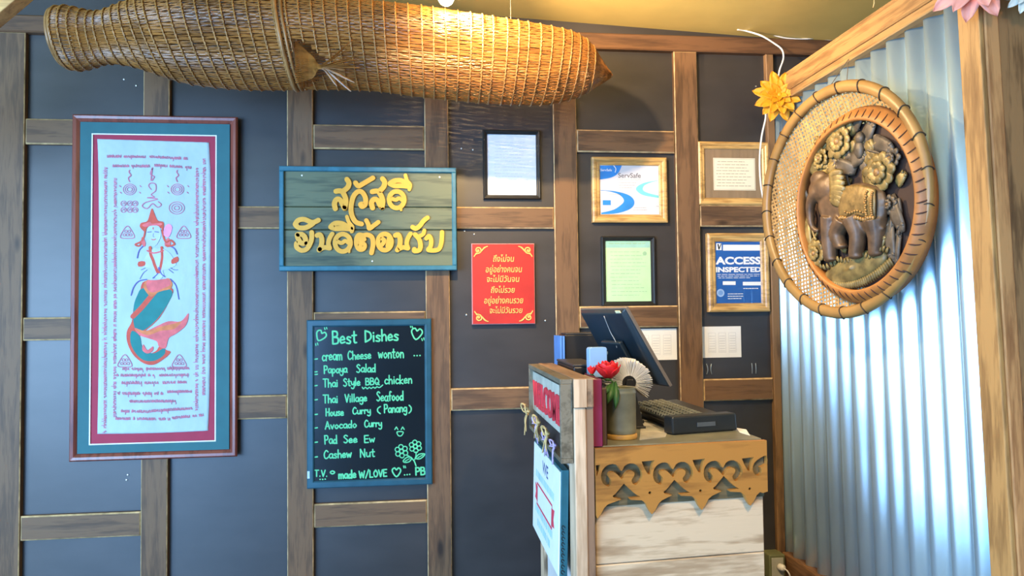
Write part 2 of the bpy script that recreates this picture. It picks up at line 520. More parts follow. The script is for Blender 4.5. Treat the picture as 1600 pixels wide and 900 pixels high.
trim(lean_box(-1.332, -1.420, XC - 0.030, XC - 0.014), [M_POST], bevel=0.004)
trim(lean_box(-1.345, -1.425, XC - 0.0135, XC + 0.030), [wood('reddish_wood_upright', (0.26, 0.105, 0.036), (0.60, 0.31, 0.12), 'z')], bevel=0.003)
trim(lean_box(-1.345, -1.422, XC + 0.0305, XC + 0.26), [wood('knotty_dark_post', (0.085, 0.040, 0.015), (0.34, 0.185, 0.075), 'z')], bevel=0.003)

# brace under the ceiling, upper left corner of the view
bp = Plane((0, -0.55, 0), (1, 0, 0), (0, 0, 1))
pa, pb = bp.pix(-30, 63), bp.pix(62, -14)
d = Vector((pb[0] - pa[0], pb[1] - pa[1])).normalized(); q = Vector((-d.y, d.x))
P = [Vector(pa) - d * 0.5, Vector(pb) + d * 0.02]
mb = MB().prism([P[0], P[1], P[1] + q * 0.11, P[0] + q * 0.11], bp, -0.02, 0.05)
kn = bp.pix(6, 6)
trim(mb, [wood('amber_brace_wood', (0.42, 0.20, 0.06), (0.74, 0.42, 0.15), 'x')], bevel=0.004)
mb = MB()
mb.prism(circ(kn[0], kn[1], 0.012, 14), bp, 0.049, 0.053)
trim(mb, [M_POSTD])

# ------------------------------------------------------------------ nails in the panels
for i, (px, py) in enumerate(((194, 124), (213, 134), (721, 232), (739, 234), (726, 361), (741, 366), (729, 492), (852, 501), (1213, 676), (1181, 135), (200, 742), (198, 750))):
    a, b = WALL.pix(px, py)
    single('nail', MB().lathe([(0.0, 0.004), (0.0035, 0.003), (0.004, 0.0), (0.0, 0.0)], WALL(a, b, 0.0), (0, -1, 0), 10), M_SCREW,
           'small bright nail head in the dark wall panels', 'nail', 'nail heads in the wall panels')

# ------------------------------------------------------------------ woven fish trap hanging under the ceiling
BY = -0.50
# (px, top py, bottom py) of the silhouette
SIL = [(92, 20, 98), (104, 14, 106), (120, 15, 106), (138, 19, 102), (158, 22, 97), (180, 18, 98), (203, 11, 104), (236, 3, 117), (270, -3, 127), (338, -7, 135), (400, -6, 137.5), (470, -3, 137),
       (530, 1, 138), (585, 5, 141), (663, 13, 151), (764, 28, 161), (822, 37, 164), (860, 44, 164), (885, 50, 160), (905, 59, 154), (918, 68, 147), (930, 82, 139), (944, 101, 129), (957, 116, 120)]
prof = []
for px, t, b in SIL:
    pc = WY(px, (t + b) / 2, BY); dd = (CAM_O - pc).length
    prof.append((pc, abs(b - t) / 2 * (BY + CAM_D) / FPX * 0.985))
ss = [0.0]
for i in range(1, len(prof)): ss.append(ss[-1] + (prof[i][0] - prof[i - 1][0]).length)
SL = ss[-1]
def trap_at(s):
    s = min(max(s, 0), SL)
    for i in range(1, len(ss)):
        if s <= ss[i] + 1e-9:
            t = (s - ss[i - 1]) / (ss[i] - ss[i - 1]); break
    def cm(k):
        g = lambda j: prof[min(max(j, 0), len(prof) - 1)]
        p0, p1, p2, p3 = g(i - 2)[k], g(i - 1)[k], g(i)[k], g(i + 1)[k]
        return 0.5 * ((2 * p1) + (p2 - p0) * t + (2 * p0 - 5 * p1 + 4 * p2 - p3) * t * t + (3 * p1 - p0 - 3 * p2 + p3) * t ** 3)
    c = cm(0); r = cm(1)
    u = s / SL
    tilt = 0.42 * (1 - u) - 0.20 * u               # the hoops lean along the trap
    if u < 0.16: tilt = 0.10 + (tilt - 0.10) * max(0, (u - 0.06)) / 0.10
    if u > 0.9: tilt *= (1 - u) / 0.1
    return c, max(r, 0.002), tilt
def trap_pt(s, th, dr=0.0):
    c, r, tilt = trap_at(s)
    r = r + dr
    zz = math.sin(th) * r
    return Vector((c.x - tilt * zz, c.y - math.cos(th) * r, c.z + zz))
tx = thing('fish_trap', 'long bullet-shaped woven bamboo fish trap hanging on its side under the ceiling', 'fish trap', WY(500, 60, BY))
M_BAM = wood('trap_splints', (0.105, 0.038, 0.008), (0.33, 0.135, 0.028), 'x', 14, rough=0.36, bump=0.2, knots=False)
M_HOOP = plain('trap_hoops', (0.36, 0.18, 0.055), 0.33, var=0.35, scale=30)
M_RIM = wood('trap_rim', (0.16, 0.07, 0.02), (0.36, 0.18, 0.06), 'z', 9, rough=0.4, knots=False)
HOLE = (465, 528, 62, 132)
HP = Plane((0, BY, 0), (1, 0, 0), (0, 0, 1))
hx0 = WY(458, 100, BY - 0.15).x; hx1 = WY(505, 95, BY - 0.15).x
hz0 = WY(480, 131, BY - 0.12).z; hz1 = WY(470, 62, BY - 0.15).z
def in_hole(p):
    if p.y > BY: return False
    t = (p.x - hx0) / (hx1 - hx0)
    if not 0 <= t <= 1: return False
    zc = hz1 + (hz0 - hz1) * (0.45 + 0.1 * t); hh = (hz1 - hz0) / 2 * (1 - t * 0.75)
    return abs(p.z - zc) < hh
mb = MB()
NS, NSEG = 146, 96
rj = random.Random(3)
for i in range(NS):
    th0 = 2 * PI * i / NS
    w0 = rj.uniform(0.72, 1.02)
    row = []
    for j in range(NSEG + 1):
        s = 0.02 + (SL - 0.03) * j / NSEG
        th = th0 + 0.012 * math.sin(j * 0.9 + i * 2.1) + rj.uniform(-0.004, 0.004)
        c, r, tl = trap_at(s)
        hw = min(0.0036 * w0, r * PI / NS * 0.92)
        dth = hw / r
        off = 0.0012 * (1 if (i + j) % 2 else -1)
        row.append([trap_pt(s, th - dth, off), trap_pt(s, th, off + 0.0015), trap_pt(s, th + dth, off)])
    k = len(mb.v)
    for r3 in row: mb.v += r3
    for j in range(NSEG):
        if in_hole(row[j][1]) or in_hole(row[j + 1][1]): continue
        for q_ in (0, 1):
            a = k + j * 3 + q_
            mb.f.append([a, a + 3, a + 4, a + 1]); mb.mi.append(0)
obj('woven_body', mb, M_BAM, tx)
mb = MB()
sp = [0.020, 0.05, 0.08, 0.11, 0.137, 0.164]
while sp[-1] < SL - 0.105: sp.append(sp[-1] + (0.036 if sp[-1] < 0.35 or sp[-1] > SL - 0.28 else 0.0445))
for q_, s in enumerate(sp):
    c, r, tl = trap_at(s)
    n = max(40, int(2 * PI * r / 0.0085))
    for ph in (0, 1):
        run = []
        for j in range(n):
            th = 2 * PI * j / n
            wv = math.sin(PI * j * 0.5 + PI * ph)
            p = trap_pt(s + 0.0020 * wv, th, 0.0042 + 0.0010 * math.cos(PI * j * 0.5 + PI * ph))
            if in_hole(p):
                if len(run) > 1: mb.tube(run, 0.0021, 4)
                run = []
            else: run.append(p)
        if len(run) > 1: mb.tube(run + ([] if len(run) < n else [run[0]]), 0.0021, 4)
obj('binding_hoop', mb, M_HOOP, tx, shade=True)
# bound lip of the mouth, and the thick hoop beside the side door
mb = MB()
for s, rr in ((0.006, 0.007), (0.018, 0.0055)):
    mb.tube([trap_pt(s, 2 * PI * j / 48, 0.003) for j in range(48)], rr, 8, closed=True)
obj('mouth_rim', mb, M_RIM, tx, shade=True)
s_door = next(s for s in np.linspace(0, SL, 900) if trap_at(s)[0].x > WY(446, 60, BY).x)
mb = MB()
mb.tube([trap_pt(s_door + 0.004, 2 * PI * j / 72, 0.005) for j in range(72)], 0.0075, 8, closed=True)
mb.tube([trap_pt(s_door + 0.024, 2 * PI * j / 72, 0.004) for j in range(72)], 0.0055, 8, closed=True)
obj('door_hoop', mb, M_RIM, tx, shade=True)
# splints of the inward funnel showing at the side door
mb = MB()
tipc = WY(512, 104, BY - 0.172)
for i in range(22):
    t = i / 21
    a0 = Vector((hx0 + 0.005, BY - 0.13 - 0.012 * math.sin(t * PI), hz1 + (hz0 - hz1) * t))
    fan = Vector((rj.uniform(0.02, 0.12), rj.uniform(-0.03, 0.0), (0.5 - t) * 0.15 + rj.uniform(-0.03, 0.03)))
    mid = (a0 + tipc) / 2 + Vector((0, 0.03, 0))
    mb.tube(smooth([a0, mid, tipc + Vector((-0.02, 0.0, (0.5 - t) * 0.012)), tipc + fan], 4), [0.0042] * 12 + [0.0015], 4, flat=0.45)
obj('funnel_splint', mb, M_BAM, tx)
mb = MB()
c_t = [trap_at(SL - 0.115 + 0.115 * j / 6) for j in range(7)]
k = 0
n = 28
for j, (c, r, tl) in enumerate(c_t):
    for i in range(n):
        a = 2 * PI * i / n
        mb.v.append(Vector((c.x, c.y - math.cos(a) * r * 0.985, c.z + math.sin(a) * r * 0.985)))
for j in range(6):
    for i in range(n):
        i2 = (i + 1) % n
        mb.f.append([j * n + i, j * n + i2, (j + 1) * n + i2, (j + 1) * n + i]); mb.mi.append(0)
obj('closed_tip', mb, M_BAM, tx, shade=True)
for px, py in ((585, 5), (798, 32)):
    p = WY(px, py, BY)
    obj('hanging_wire', MB().tube([p - Vector((0, 0, 0.01)), Vector((p.x, p.y, cz(p.x)))], 0.0012, 6), plain('thin_wire', (0.2, 0.18, 0.15), 0.4, metal=0.6), tx)

# ------------------------------------------------------------------ bare bulb under the ceiling, above the trap
BULB = WY(697, -5, -0.665)
lb = thing('light_bulb', 'lit warm light bulb hanging from the ceiling just above the fish trap', 'light bulb', (BULB.x, BULB.y, cz(BULB.x)))
mb = MB().lathe([(0.0, -0.034), (0.012, -0.032), (0.023, -0.024), (0.030, -0.010), (0.030, 0.004), (0.024, 0.020), (0.015, 0.034), (0.013, 0.044)], BULB, (0, 0, 1), 24)
obj('bulb_glass', mb, plain('lit_bulb', (1, 0.9, 0.7), 0.3, emit=((1.0, 0.80, 0.48), 28.0)), lb, shade=True)
mb = MB().lathe([(0.0145, 0.044), (0.018, 0.046), (0.018, 0.085), (0.008, 0.092), (0.006, cz(BULB.x) - BULB.z)], BULB, (0, 0, 1), 20)
obj('socket', mb, M_BLACK, lb, shade=True)
point_light('bulb_light', (BULB.x, BULB.y, BULB.z - 0.050), 6, (1.0, 0.60, 0.24), 0.020)
spot_light('bulb_beam', (BULB.x + 0.035, BULB.y, BULB.z - 0.02), (1.5, -0.35, 2.05), 95, (1.0, 0.68, 0.36), 125, 0.75, 0.022)
# ------------------------------------------------------------------ framed talisman cloth
def zmap(ox, oy, k, c=0.0, pl=WALL):
    """zoom pixel -> plane coordinates at height c"""
    return lambda x, y: pl.pix(ox + x / k, oy + y / k, c)
def rect_pix(x0, y0, x1, y1, c, pl=WALL):
    a0, b1 = pl.pix(x0, y0, c); a1, b0 = pl.pix(x1, y1, c)
    return a0, b0, a1, b1
MD = 0.046
A0, B1 = WALL.pix(112, 177.5, MD)[0], WALL.pix(240, 180, MD)[1]
A1, B0 = WALL.pix(370.5, 183, MD)[0], WALL.pix(240, 718, MD)[1]
pt = thing('framed_picture', 'tall mahogany framed cloth print of a mermaid with teal and crimson mats', 'picture', WALL((A0 + A1) / 2, B0, 0))
M_MAHOG = wood('mahogany_frame', (0.10, 0.022, 0.016), (0.24, 0.060, 0.040), 'z', 8, rough=0.28, bump=0.05, knots=False)
obj('frame', MB().frame(WALL, A0, B0, A1, B1, [(0, BT), (0, MD - 0.008), (0.006, MD), (0.018, MD - 0.002), (0.030, MD - 0.010), (0.036, MD - 0.016), (0.036, BT)]), M_MAHOG, pt, bevel=0.0015)
mb = MB()
fi = 0.0385
ln = [(A0 + fi, B0 + fi), (A1 - fi, B0 + fi), (A1 - fi, B1 - fi), (A0 + fi, B1 - fi)]
for i in range(4):
    p, q = Vector(ln[i]), Vector(ln[(i + 1) % 4])
    n = int((q - p).length / 0.0062)
    for j in range(n):
        a = p.lerp(q, (j + 0.5) / n)
        mb.blob(WALL(a.x, a.y, MD - 0.017), 0.0029, 0.0029, 0.0029, n=6)
obj('beaded_lip', mb, plain('pale_gilt', (0.70, 0.60, 0.44), 0.35, metal=0.4), pt, shade=True)
M_TEAL = plain('teal_mat_board', (0.022, 0.130, 0.155), 0.7, var=0.06)
M_CRIM = plain('crimson_mat_board', (0.36, 0.022, 0.060), 0.7, var=0.06)
MX0, MY0, MX1, MY1 = rect_pix(144, 209, 336.5, 689, BT + 0.012)
# teal mat is a ring, the crimson mat sits a little deeper
mb = MB().frame(WALL, A0 + 0.033, B0 + 0.033, A1 - 0.033, B1 - 0.033, [(0, BT + 0.008), (0, BT + 0.012), (0.0, BT + 0.012)])
def ring(mb, o, i, c0, c1, mi=0):
    (a0, b0, a1, b1), (e0, f0, e1, f1) = o, i
    O = [(a0, b0), (a1, b0), (a1, b1), (a0, b1)]; I = [(e0, f0), (e1, f0), (e1, f1), (e0, f1)]
    for j in range(4):
        j2 = (j + 1) % 4
        mb.hexa([WALL(*O[j], c0), WALL(*O[j2], c0), WALL(*I[j2], c0), WALL(*I[j], c0), WALL(*O[j], c1), WALL(*O[j2], c1), WALL(*I[j2], c1), WALL(*I[j], c1)], mi)
    return mb
obj('outer_mat', ring(MB(), (A0 + 0.033, B0 + 0.033, A1 - 0.033, B1 - 0.033), (MX0, MY0, MX1, MY1), BT + 0.008, BT + 0.012), M_TEAL, pt)
obj('mat_bevel', ring(MB(), (MX0 - 0.002, MY0 - 0.002, MX1 + 0.002, MY1 + 0.002), (MX0 + 0.003, MY0 + 0.003, MX1 - 0.003, MY1 - 0.003), BT + 0.0085, BT + 0.0126), M_WHITE, pt)
obj('inner_mat', MB().box((MX0 - 0.02, MY0 - 0.02, BT + 0.004), (MX1 + 0.02, MY1 + 0.02, BT + 0.0078), 0, WALL), M_CRIM, pt)
# cloth: a slightly puckered sheet lying on the crimson mat
CC = BT + 0.0100
M_CLOTH = plain('pale_blue_cotton', (0.42, 0.54, 0.60), 0.75, var=0.07, scale=9, bump=1.0, stretch=(1.4, 1, 0.8))
cl = [WALL.pix(*p, CC) for p in ((152, 217), (326.5, 222.5), (329.5, 300), (328.5, 450), (327.5, 600), (325, 673), (240, 680), (152, 678), (154, 560), (154.5, 400), (154, 280))]
ct = [cl[0], cl[1]]
mb = MB()
NU, NV = 40, 100
left = smooth([cl[0], cl[10], cl[9], cl[8], cl[7]], 6); rightp = smooth([cl[1], cl[2], cl[3], cl[4], cl[5]], 6)
def along(P, t):
    x = t * (len(P) - 1); i = min(int(x), len(P) - 2)
    return P[i].lerp(P[i + 1], x - i)
for j in range(NV + 1):
    for i in range(NU + 1):
        u, v = i / NU, j / NV
        p = along(left, v).lerp(along(rightp, v), u)
        ed = max(0, 1 - v / 0.06) + max(0, (v - 0.93) / 0.07)
        h = 0.0006 * math.sin(u * 70 + 5 * math.sin(v * 20)) * (0.25 + ed) + 0.0006 * math.sin(v * 95 - u * 60 + 2.5 * math.sin(u * 9)) * 0.55
        b = p.y + 0.0035 * math.sin(u * PI) * -(v ** 6)
        mb.v.append(WALL(p.x, b, CC - 0.0006 + h))
for j in range(NV):
    for i in range(NU):
        k = j * (NU + 1) + i
        mb.f.append([k, k + 1, k + NU + 2, k + NU + 1]); mb.mi.append(0)
cloth = obj('cloth', mb, M_CLOTH, pt, shade=True)
so = cloth.modifiers.new('thickness', 'SOLIDIFY'); so.thickness = 0.0006
# printed figure
PC = CC + 0.0014
K = 10 / 3.0
Z = zmap(185, 310, K, PC)
def zp(pts, n=4, closed=True): return [tuple(p) for p in smooth([Z(*p) for p in pts], n, closed)]
INK = [plain('print_orange_red', (0.62, 0.085, 0.05), 0.7, var=0.12, scale=40), plain('print_teal', (0.010, 0.20, 0.20), 0.7), plain('print_orange', (0.72, 0.20, 0.07), 0.7, var=0.2, scale=30),
       plain('print_pale_skin', (0.46, 0.57, 0.66), 0.7), plain('print_indigo', (0.10, 0.10, 0.36), 0.7), plain('print_pink', (0.85, 0.30, 0.60), 0.7), plain('print_coral', (0.74, 0.14, 0.15), 0.7, var=0.2, scale=25)]
mb = MB()
PXM = (CAM_D) / FPX                               # metres for one photograph pixel on the wall, about
def ink(pts, mi, c=0.0, n=4): mb.flat(zp(pts, n), WALL, PC + c, mi)
def pen(pts, w, mi, c=0.0002, n=4): mb.stroke(zp(pts, n, False), w * PXM / K, WALL, PC + c, None, mi)
# tail: coral outline, teal flesh, band, fins
ink([(140, 430), (275, 465), (270, 520), (215, 620), (140, 690), (110, 720), (118, 770), (150, 808), (195, 795), (215, 770), (250, 790), (272, 800), (245, 830), (185, 866), (130, 858), (75, 812), (45, 745), (45, 690), (70, 640), (80, 560), (110, 490)], 0)
ink([(125, 468), (205, 470), (278, 480), (262, 540), (205, 625), (140, 682), (95, 690), (78, 640), (80, 560), (98, 505)], 1, 0.0001)
ink([(70, 690), (110, 715), (122, 770), (150, 800), (190, 805), (238, 780), (240, 812), (190, 845), (130, 842), (85, 800), (62, 745)], 1, 0.0001)
pen([(205, 470), (170, 510), (120, 570), (75, 615)], 24, 0, 0.0002)
ink([(85, 675), (140, 690), (200, 665), (260, 640), (325, 640), (365, 598), (352, 660), (300, 705), (262, 728), (245, 780), (210, 770), (200, 745), (160, 730), (110, 712)], 6, 0.0003)
ink([(85, 680), (150, 690), (220, 668), (290, 652), (330, 640), (290, 680), (220, 690), (150, 712)], 2, 0.0004)
ink([(130, 760), (150, 790), (180, 770), (178, 795), (150, 808), (125, 790)], 6, 0.0003)
# waist cloth
ink([(130, 455), (150, 425), (190, 432), (212, 445), (255, 415), (280, 440), (272, 470), (235, 480), (205, 490), (170, 512), (140, 480)], 2, 0.0004)
ink([(150, 430), (200, 425), (260, 420), (270, 450), (230, 470), (180, 490), (150, 470)], 6, 0.0005)
# torso, arms, face
ink([(188, 258), (205, 262), (222, 258), (262, 280), (285, 310), (300, 345), (262, 368), (232, 375), (236, 400), (210, 425), (186, 400), (184, 372), (150, 360), (118, 345), (140, 305), (162, 278)], 3, 0.0001)
ink([(146, 190), (155, 150), (185, 140), (215, 150), (222, 190), (205, 232), (185, 250), (165, 235)], 3, 0.0003)
ink([(113, 150), (118, 128), (150, 118), (165, 75), (175, 52), (188, 80), (205, 115), (235, 125), (232, 170), (222, 155), (185, 140), (150, 152), (140, 175)], 0, 0.0002)
ink([(125, 138), (165, 122), (175, 132), (222, 128), (222, 140), (175, 142), (140, 148)], 6, 0.0004)
pen([(140, 165), (133, 200), (120, 228), (108, 248), (88, 240), (118, 225), (126, 205)], 8, 0)
pen([(228, 165), (236, 205), (250, 228), (272, 218), (292, 238), (268, 248), (246, 245)], 9, 0)
ink([(120, 232), (128, 205), (142, 232), (135, 252)], 6, 0.0004)
ink([(240, 235), (258, 205), (272, 235), (256, 255)], 6, 0.0004)
pen([(165, 255), (168, 290), (180, 320), (190, 350), (205, 385)], 14, 0)
pen([(225, 255), (228, 300), (222, 345), (212, 385)], 12, 0)
pen([(150, 272), (185, 285), (235, 272)], 7, 6)
ink([(236, 190), (240, 150), (262, 132), (280, 150), (272, 185), (258, 202)], 5, 0.0003)
ink([(104, 330), (138, 328), (138, 350), (104, 355)], 0, 0.0003, 2)
ink([(276, 320), (308, 302), (312, 328), (280, 342)], 0, 0.0003, 2)
for P_ in ([(128, 248), (108, 272), (98, 310)], [(268, 248), (292, 262), (306, 290)], [(148, 422), (105, 432), (78, 465), (66, 505)], [(270, 420), (300, 455), (315, 525)], [(210, 360), (206, 390), (180, 415)], [(214, 360), (222, 390), (242, 408)]):
    pen(P_, 5, 4)
pen([(152, 176), (172, 174)], 4, 4, 0.0005); pen([(190, 173), (210, 176)], 4, 4, 0.0005); pen([(183, 182), (181, 198), (188, 200)], 2, 4, 0.0005); pen([(173, 213), (183, 216), (194, 212)], 4, 0, 0.0005); pen([(181, 152), (181, 160)], 5, 0, 0.0005)
for P_ in ([(150, 372), (128, 390), (112, 420)], [(140, 362), (118, 372)], [(272, 362), (292, 372), (310, 372)], [(262, 370), (285, 388)]):
    pen(P_, 2.5, 4)
obj('printed_figure', mb, INK, pt)
# rows of red talisman script and signs: looping pen work, no readable letters
M_RED = plain('faded_red_ink', (0.52, 0.17, 0.25), 0.75)
mb = MB(); rr_ = random.Random(21)
def script_line(x0, y0, x1, y1, h, w=0.85):
    a = Vector((x0, y0)); b = Vector((x1, y1)); L_ = (b - a).length; d = (b - a) / L_; q = Vector((-d.y, d.x))
    s = 0.0
    while s < L_:
        wd = rr_.uniform(0.75, 1.25) * h
        if rr_.random() < 0.10: s += h * 0.8
        kind = rr_.randrange(5)
        if kind == 0: P_ = [(0, 0.5), (0.15, -0.5), (0.5, -0.45), (0.55, 0.45), (0.35, 0.2)]
        elif kind == 1: P_ = [(0.1, 0.1), (0.3, -0.4), (0.55, 0.0), (0.3, 0.4), (0.1, 0.1), (0.7, 0.5)]
        elif kind == 2: P_ = [(0, -0.5), (0.1, 0.5), (0.4, 0.4), (0.6, -0.5), (0.7, 0.5)]
        elif kind == 3: P_ = [(0.0, 0.0), (0.2, -0.5), (0.45, -0.1), (0.25, 0.1), (0.5, 0.5), (0.75, 0.2)]
        else: P_ = [(0.05, 0.45), (0.05, -0.3), (0.3, -0.6), (0.35, 0.45), (0.65, -0.3), (0.7, 0.4)]
        pts = [a + d * (s + wd * p[0]) + q * (h * p[1] * 0.9) for p in P_]
        if rr_.random() < 0.22: pts += [pts[-1] + q * h * rr_.choice((-0.9, 0.8))]
        mb.stroke([WALL.pix(p.x, p.y, PC) for p in smooth(pts, 2)], w * PXM, WALL, PC + rr_.uniform(0, 0.00015), None, 0, n=5)
        s += wd * 0.85
k = 205 / 1538.0
S = lambda x, y: (140 + x * k, 210 + y * k)
for (x0, y0, x1, y1, h) in ((205, 258, 640, 262, 4), (700, 260, 1140, 285, 4), (270, 370, 700, 372, 4), (760, 360, 1180, 388, 4)):
    script_line(*S(x0, y0), *S(x1, y1), h)
for (x, y0, y1, h) in ((165, 258, 670, 4.2), (180, 275, 650, 4.2), (308, 262, 640, 4.2), (319, 248, 618, 4.2)):
    script_line(x, y0, x - 1, y1, h)
k = 205 / 1419.0
S = lambda x, y: (140 + x * k, 560 + y * k)
for (x0, y0, x1, y1, h) in ((355, 112, 560, 115, 4), (610, 112, 800, 112, 4), (840, 108, 1060, 105, 4), (290, 182, 700, 182, 4), (750, 182, 1050, 178, 4), (320, 265, 730, 262, 4.6), (790, 262, 1050, 255, 4.4), (300, 378, 750, 380, 4.4),
                            (840, 360, 1080, 358, 4), (430, 465, 910, 462, 4), (340, 570, 620, 575, 4.2), (650, 570, 1090, 540, 4.2), (280, 650, 830, 655, 4.2), (890, 645, 1230, 610, 4.2)):
    script_line(*S(x0, y0), *S(x1, y1), h)
def ring_ink(cx, cy, r, ry=None, w=0.9): mb.stroke([WALL.pix(*p, PC) for p in circ(cx, cy, r, 20, ry)], w * PXM, WALL, PC, None, 0, closed=True, n=5)
def squig(P_, w=0.9, closed=False): mb.stroke([WALL.pix(p.x, p.y, PC) for p in smooth(P_, 3, closed)], w * PXM, WALL, PC, None, 0, closed=closed, n=5)
for cx, cy in ((202.5, 296), (277, 296)):
    for r in (4, 7, 10): ring_ink(cx, cy, r, r * 0.85)
    squig([(cx, cy - 12), (cx - 2, cy - 18), (cx + 2, cy - 22), (cx - 1, cy - 27), (cx, cy - 30)], 1.6)
    for dx in (-15, -16, 15, 16): squig([(cx + dx, cy - 6 + abs(dx) % 2 * 10), (cx + dx + 2, cy - 4 + abs(dx) % 2 * 10)], 1.2)
for cx, cy in ((276, 325),):
    for r in (4, 8, 12): ring_ink(cx, cy, r, r * 0.8)
for cx, cy in ((193, 318), (203, 318), (211, 318), (193, 328), (203, 328), (211, 328)):
    ring_ink(cx, cy, 4.2, 4); squig([(cx - 2, cy + 1), (cx + 1, cy - 2), (cx + 2, cy + 2)], 0.8)
squig([(238, 263), (235, 272), (241, 276), (236, 282), (238, 262)], 1.6)
squig([(236, 296), (232, 290), (236, 286), (243, 288), (243, 298), (236, 304), (241, 308), (230, 309), (246, 311), (228, 316), (222, 322), (230, 326), (238, 318), (246, 324), (252, 320), (247, 315)], 1.3)
for cx, cy in ((199, 362), (287, 362), (195, 563), (280, 563)):
    squig([(cx - 11, cy + 9), (cx - 7, cy - 1), (cx, cy - 9), (cx + 7, cy - 1), (cx + 11, cy + 9), (cx, cy + 10.5)], 1.1, True)
    for dx, dy in ((-5, 5), (0, 5), (5, 5), (-2.5, -0.5), (2.5, -0.5)): ring_ink(cx + dx, cy + dy, 2.0, 2.0, 0.8)
obj('red_script', mb, M_RED, pt)
gz = MD - 0.0175
obj('glass', MB().flat([(A0 + 0.034, B0 + 0.034), (A1 - 0.034, B0 + 0.034), (A1 - 0.034, B1 - 0.034), (A0 + 0.034, B1 - 0.034)], WALL, gz), M_GLASS, pt)

# ------------------------------------------------------------------ green plank greeting sign with yellow letters
SG0, SG1 = BT, BT + 0.020
a0, b1 = WALL.pix(436, 259, SG1 + 0.014); a1, b0 = WALL.pix(714, 422, SG1 + 0.014)
sg = thing('greeting_sign', 'green stained plank sign with raised yellow Thai letters and blue rim', 'sign', WALL((a0 + a1) / 2, b0, 0))
M_GPL = wood('green_stained_plank', (0.020, 0.040, 0.030), (0.125, 0.150, 0.085), 'x', 7, rough=0.55)
M_BLUEP = plain('blue_painted_wood', (0.024, 0.150, 0.215), 0.5, var=0.18, scale=25)
zs_ = [b0 + 0.012, WALL.pix(575, 359, SG1)[1], WALL.pix(575, 323.5, SG1)[1], b1 - 0.012]
for i in range(3):
    obj('plank', MB().cbox(WALL, a0 + 0.010, zs_[i] + 0.0012, a1 - 0.010, zs_[i + 1] - 0.0012, SG0, SG1 + (0.001 if i == 1 else 0), 0.003), M_GPL, sg)
for (p, q, r, s_) in ((a0, b0, a1, b0 + 0.022), (a0, b1 - 0.022, a1, b1), (a0, b0 + 0.022, a0 + 0.020, b1 - 0.022), (a1 - 0.020, b0 + 0.022, a1, b1 - 0.022)):
    obj('rim_strip', MB().cbox(WALL, p, q, r, s_, SG0, SG1 + 0.014, 0.003), M_BLUEP, sg)
LA = zmap(450, 265, 6.43, SG1 + 0.009); LB = zmap(570, 265, 6.43, SG1 + 0.009)
mb = MB()
def L3(f, pts, w=42, n=4, closed=False):
    P_ = [tuple(p) for p in smooth([f(*p) for p in pts], n, closed)]
    mb.stroke(P_, w * 1.13 / 6.43 * PXM, WALL, SG1 + 0.0005, SG1 + 0.009, 0, closed=closed, n=10)
for P_ in ([(482, 218), (530, 214), (560, 245), (582, 310), (568, 390)], [(555, 215), (598, 180), (613, 135), (592, 98)], [(475, 392), (466, 340), (490, 298), (525, 305), (548, 350), (568, 392)]): L3(LA, P_, 44)
L3(LA, [(748, 345), (728, 350), (745, 372), (775, 350), (778, 285), (745, 228), (700, 222), (655, 275), (633, 370), (640, 455), (680, 525), (738, 546)], 42)
L3(LA, [(678, 132), (708, 165), (760, 138), (852, 84)], 42)
for P_ in ([(75, 222), (128, 216), (155, 245), (180, 310), (172, 380)], [(150, 212), (186, 178), (200, 128), (178, 92)], [(78, 385), (66, 335), (92, 298), (128, 308), (150, 352), (172, 382)]): L3(LB, P_, 44)
def ring_letter(f, cx, cy, rx, ry): L3(f, [(cx + rx * math.cos(a * PI / 6), cy + ry * math.sin(a * PI / 6)) for a in range(12)], 40, 2, True)
ring_letter(LB, 320, 302, 76, 84)
L3(LB, [(272, 292), (312, 304), (345, 288), (385, 312)], 34); L3(LB, [(370, 370), (364, 408)], 20)
for P_ in ([(252, 140), (300, 112), (365, 110), (420, 142), (440, 165)], [(252, 142), (300, 162), (370, 162), (438, 168)]): L3(LB, P_, 42)
L3(LB, [(408, 56), (424, 110), (455, 150), (446, 200)], 32)
for P_ in ([(72, 548), (105, 508), (165, 500), (225, 525), (262, 528), (305, 508)], [(72, 550), (105, 582), (170, 585), (225, 560), (262, 530)]): L3(LA, P_, 42)
L3(LA, [(92, 655), (100, 690), (130, 735), (172, 735), (172, 685), (140, 650), (95, 652)], 42); L3(LA, [(85, 740), (88, 782), (135, 812), (188, 798), (222, 745), (238, 690), (238, 630)], 40); L3(LA, [(100, 728), (150, 748), (190, 738)], 34)
def no(f, ox):
    L3(f, [(292 + ox, 662), (322 + ox, 655), (340 + ox, 700), (335 + ox, 760), (312 + ox, 808)], 42); L3(f, [(312 + ox, 806), (365 + ox, 782), (418 + ox, 790)], 40); L3(f, [(418 + ox, 786), (405 + ox, 740), (420 + ox, 685), (445 + ox, 645)], 38)
no(LA, 0); no(LB, 15)
for P_ in ([(430, 575), (475, 540), (550, 545), (610, 585), (635, 595)], [(430, 577), (480, 592), (560, 590), (630, 596)]): L3(LA, P_, 44)
L3(LA, [(592, 472), (612, 530), (648, 575), (640, 622)], 32)
ring_letter(LA, 550, 735, 78, 88)
L3(LA, [(500, 724), (540, 738), (575, 716), (615, 742)], 34); L3(LA, [(615, 792), (614, 828)], 20)
L3(LA, [(722, 725), (768, 755), (755, 798), (712, 798), (688, 750), (690, 690), (715, 655), (755, 662), (795, 655), (842, 678), (855, 750), (838, 838)], 40); L3(LA, [(712, 700), (765, 700)], 40); L3(LA, [(720, 760), (745, 780)], 30)
L3(LB, [(15, 510), (36, 552), (44, 592), (82, 568), (136, 528)], 38)
ring_letter(LB, 200, 728, 68, 82); L3(LB, [(170, 690), (196, 712), (178, 750), (160, 760)], 36); L3(LB, [(240, 690), (225, 770)], 30)
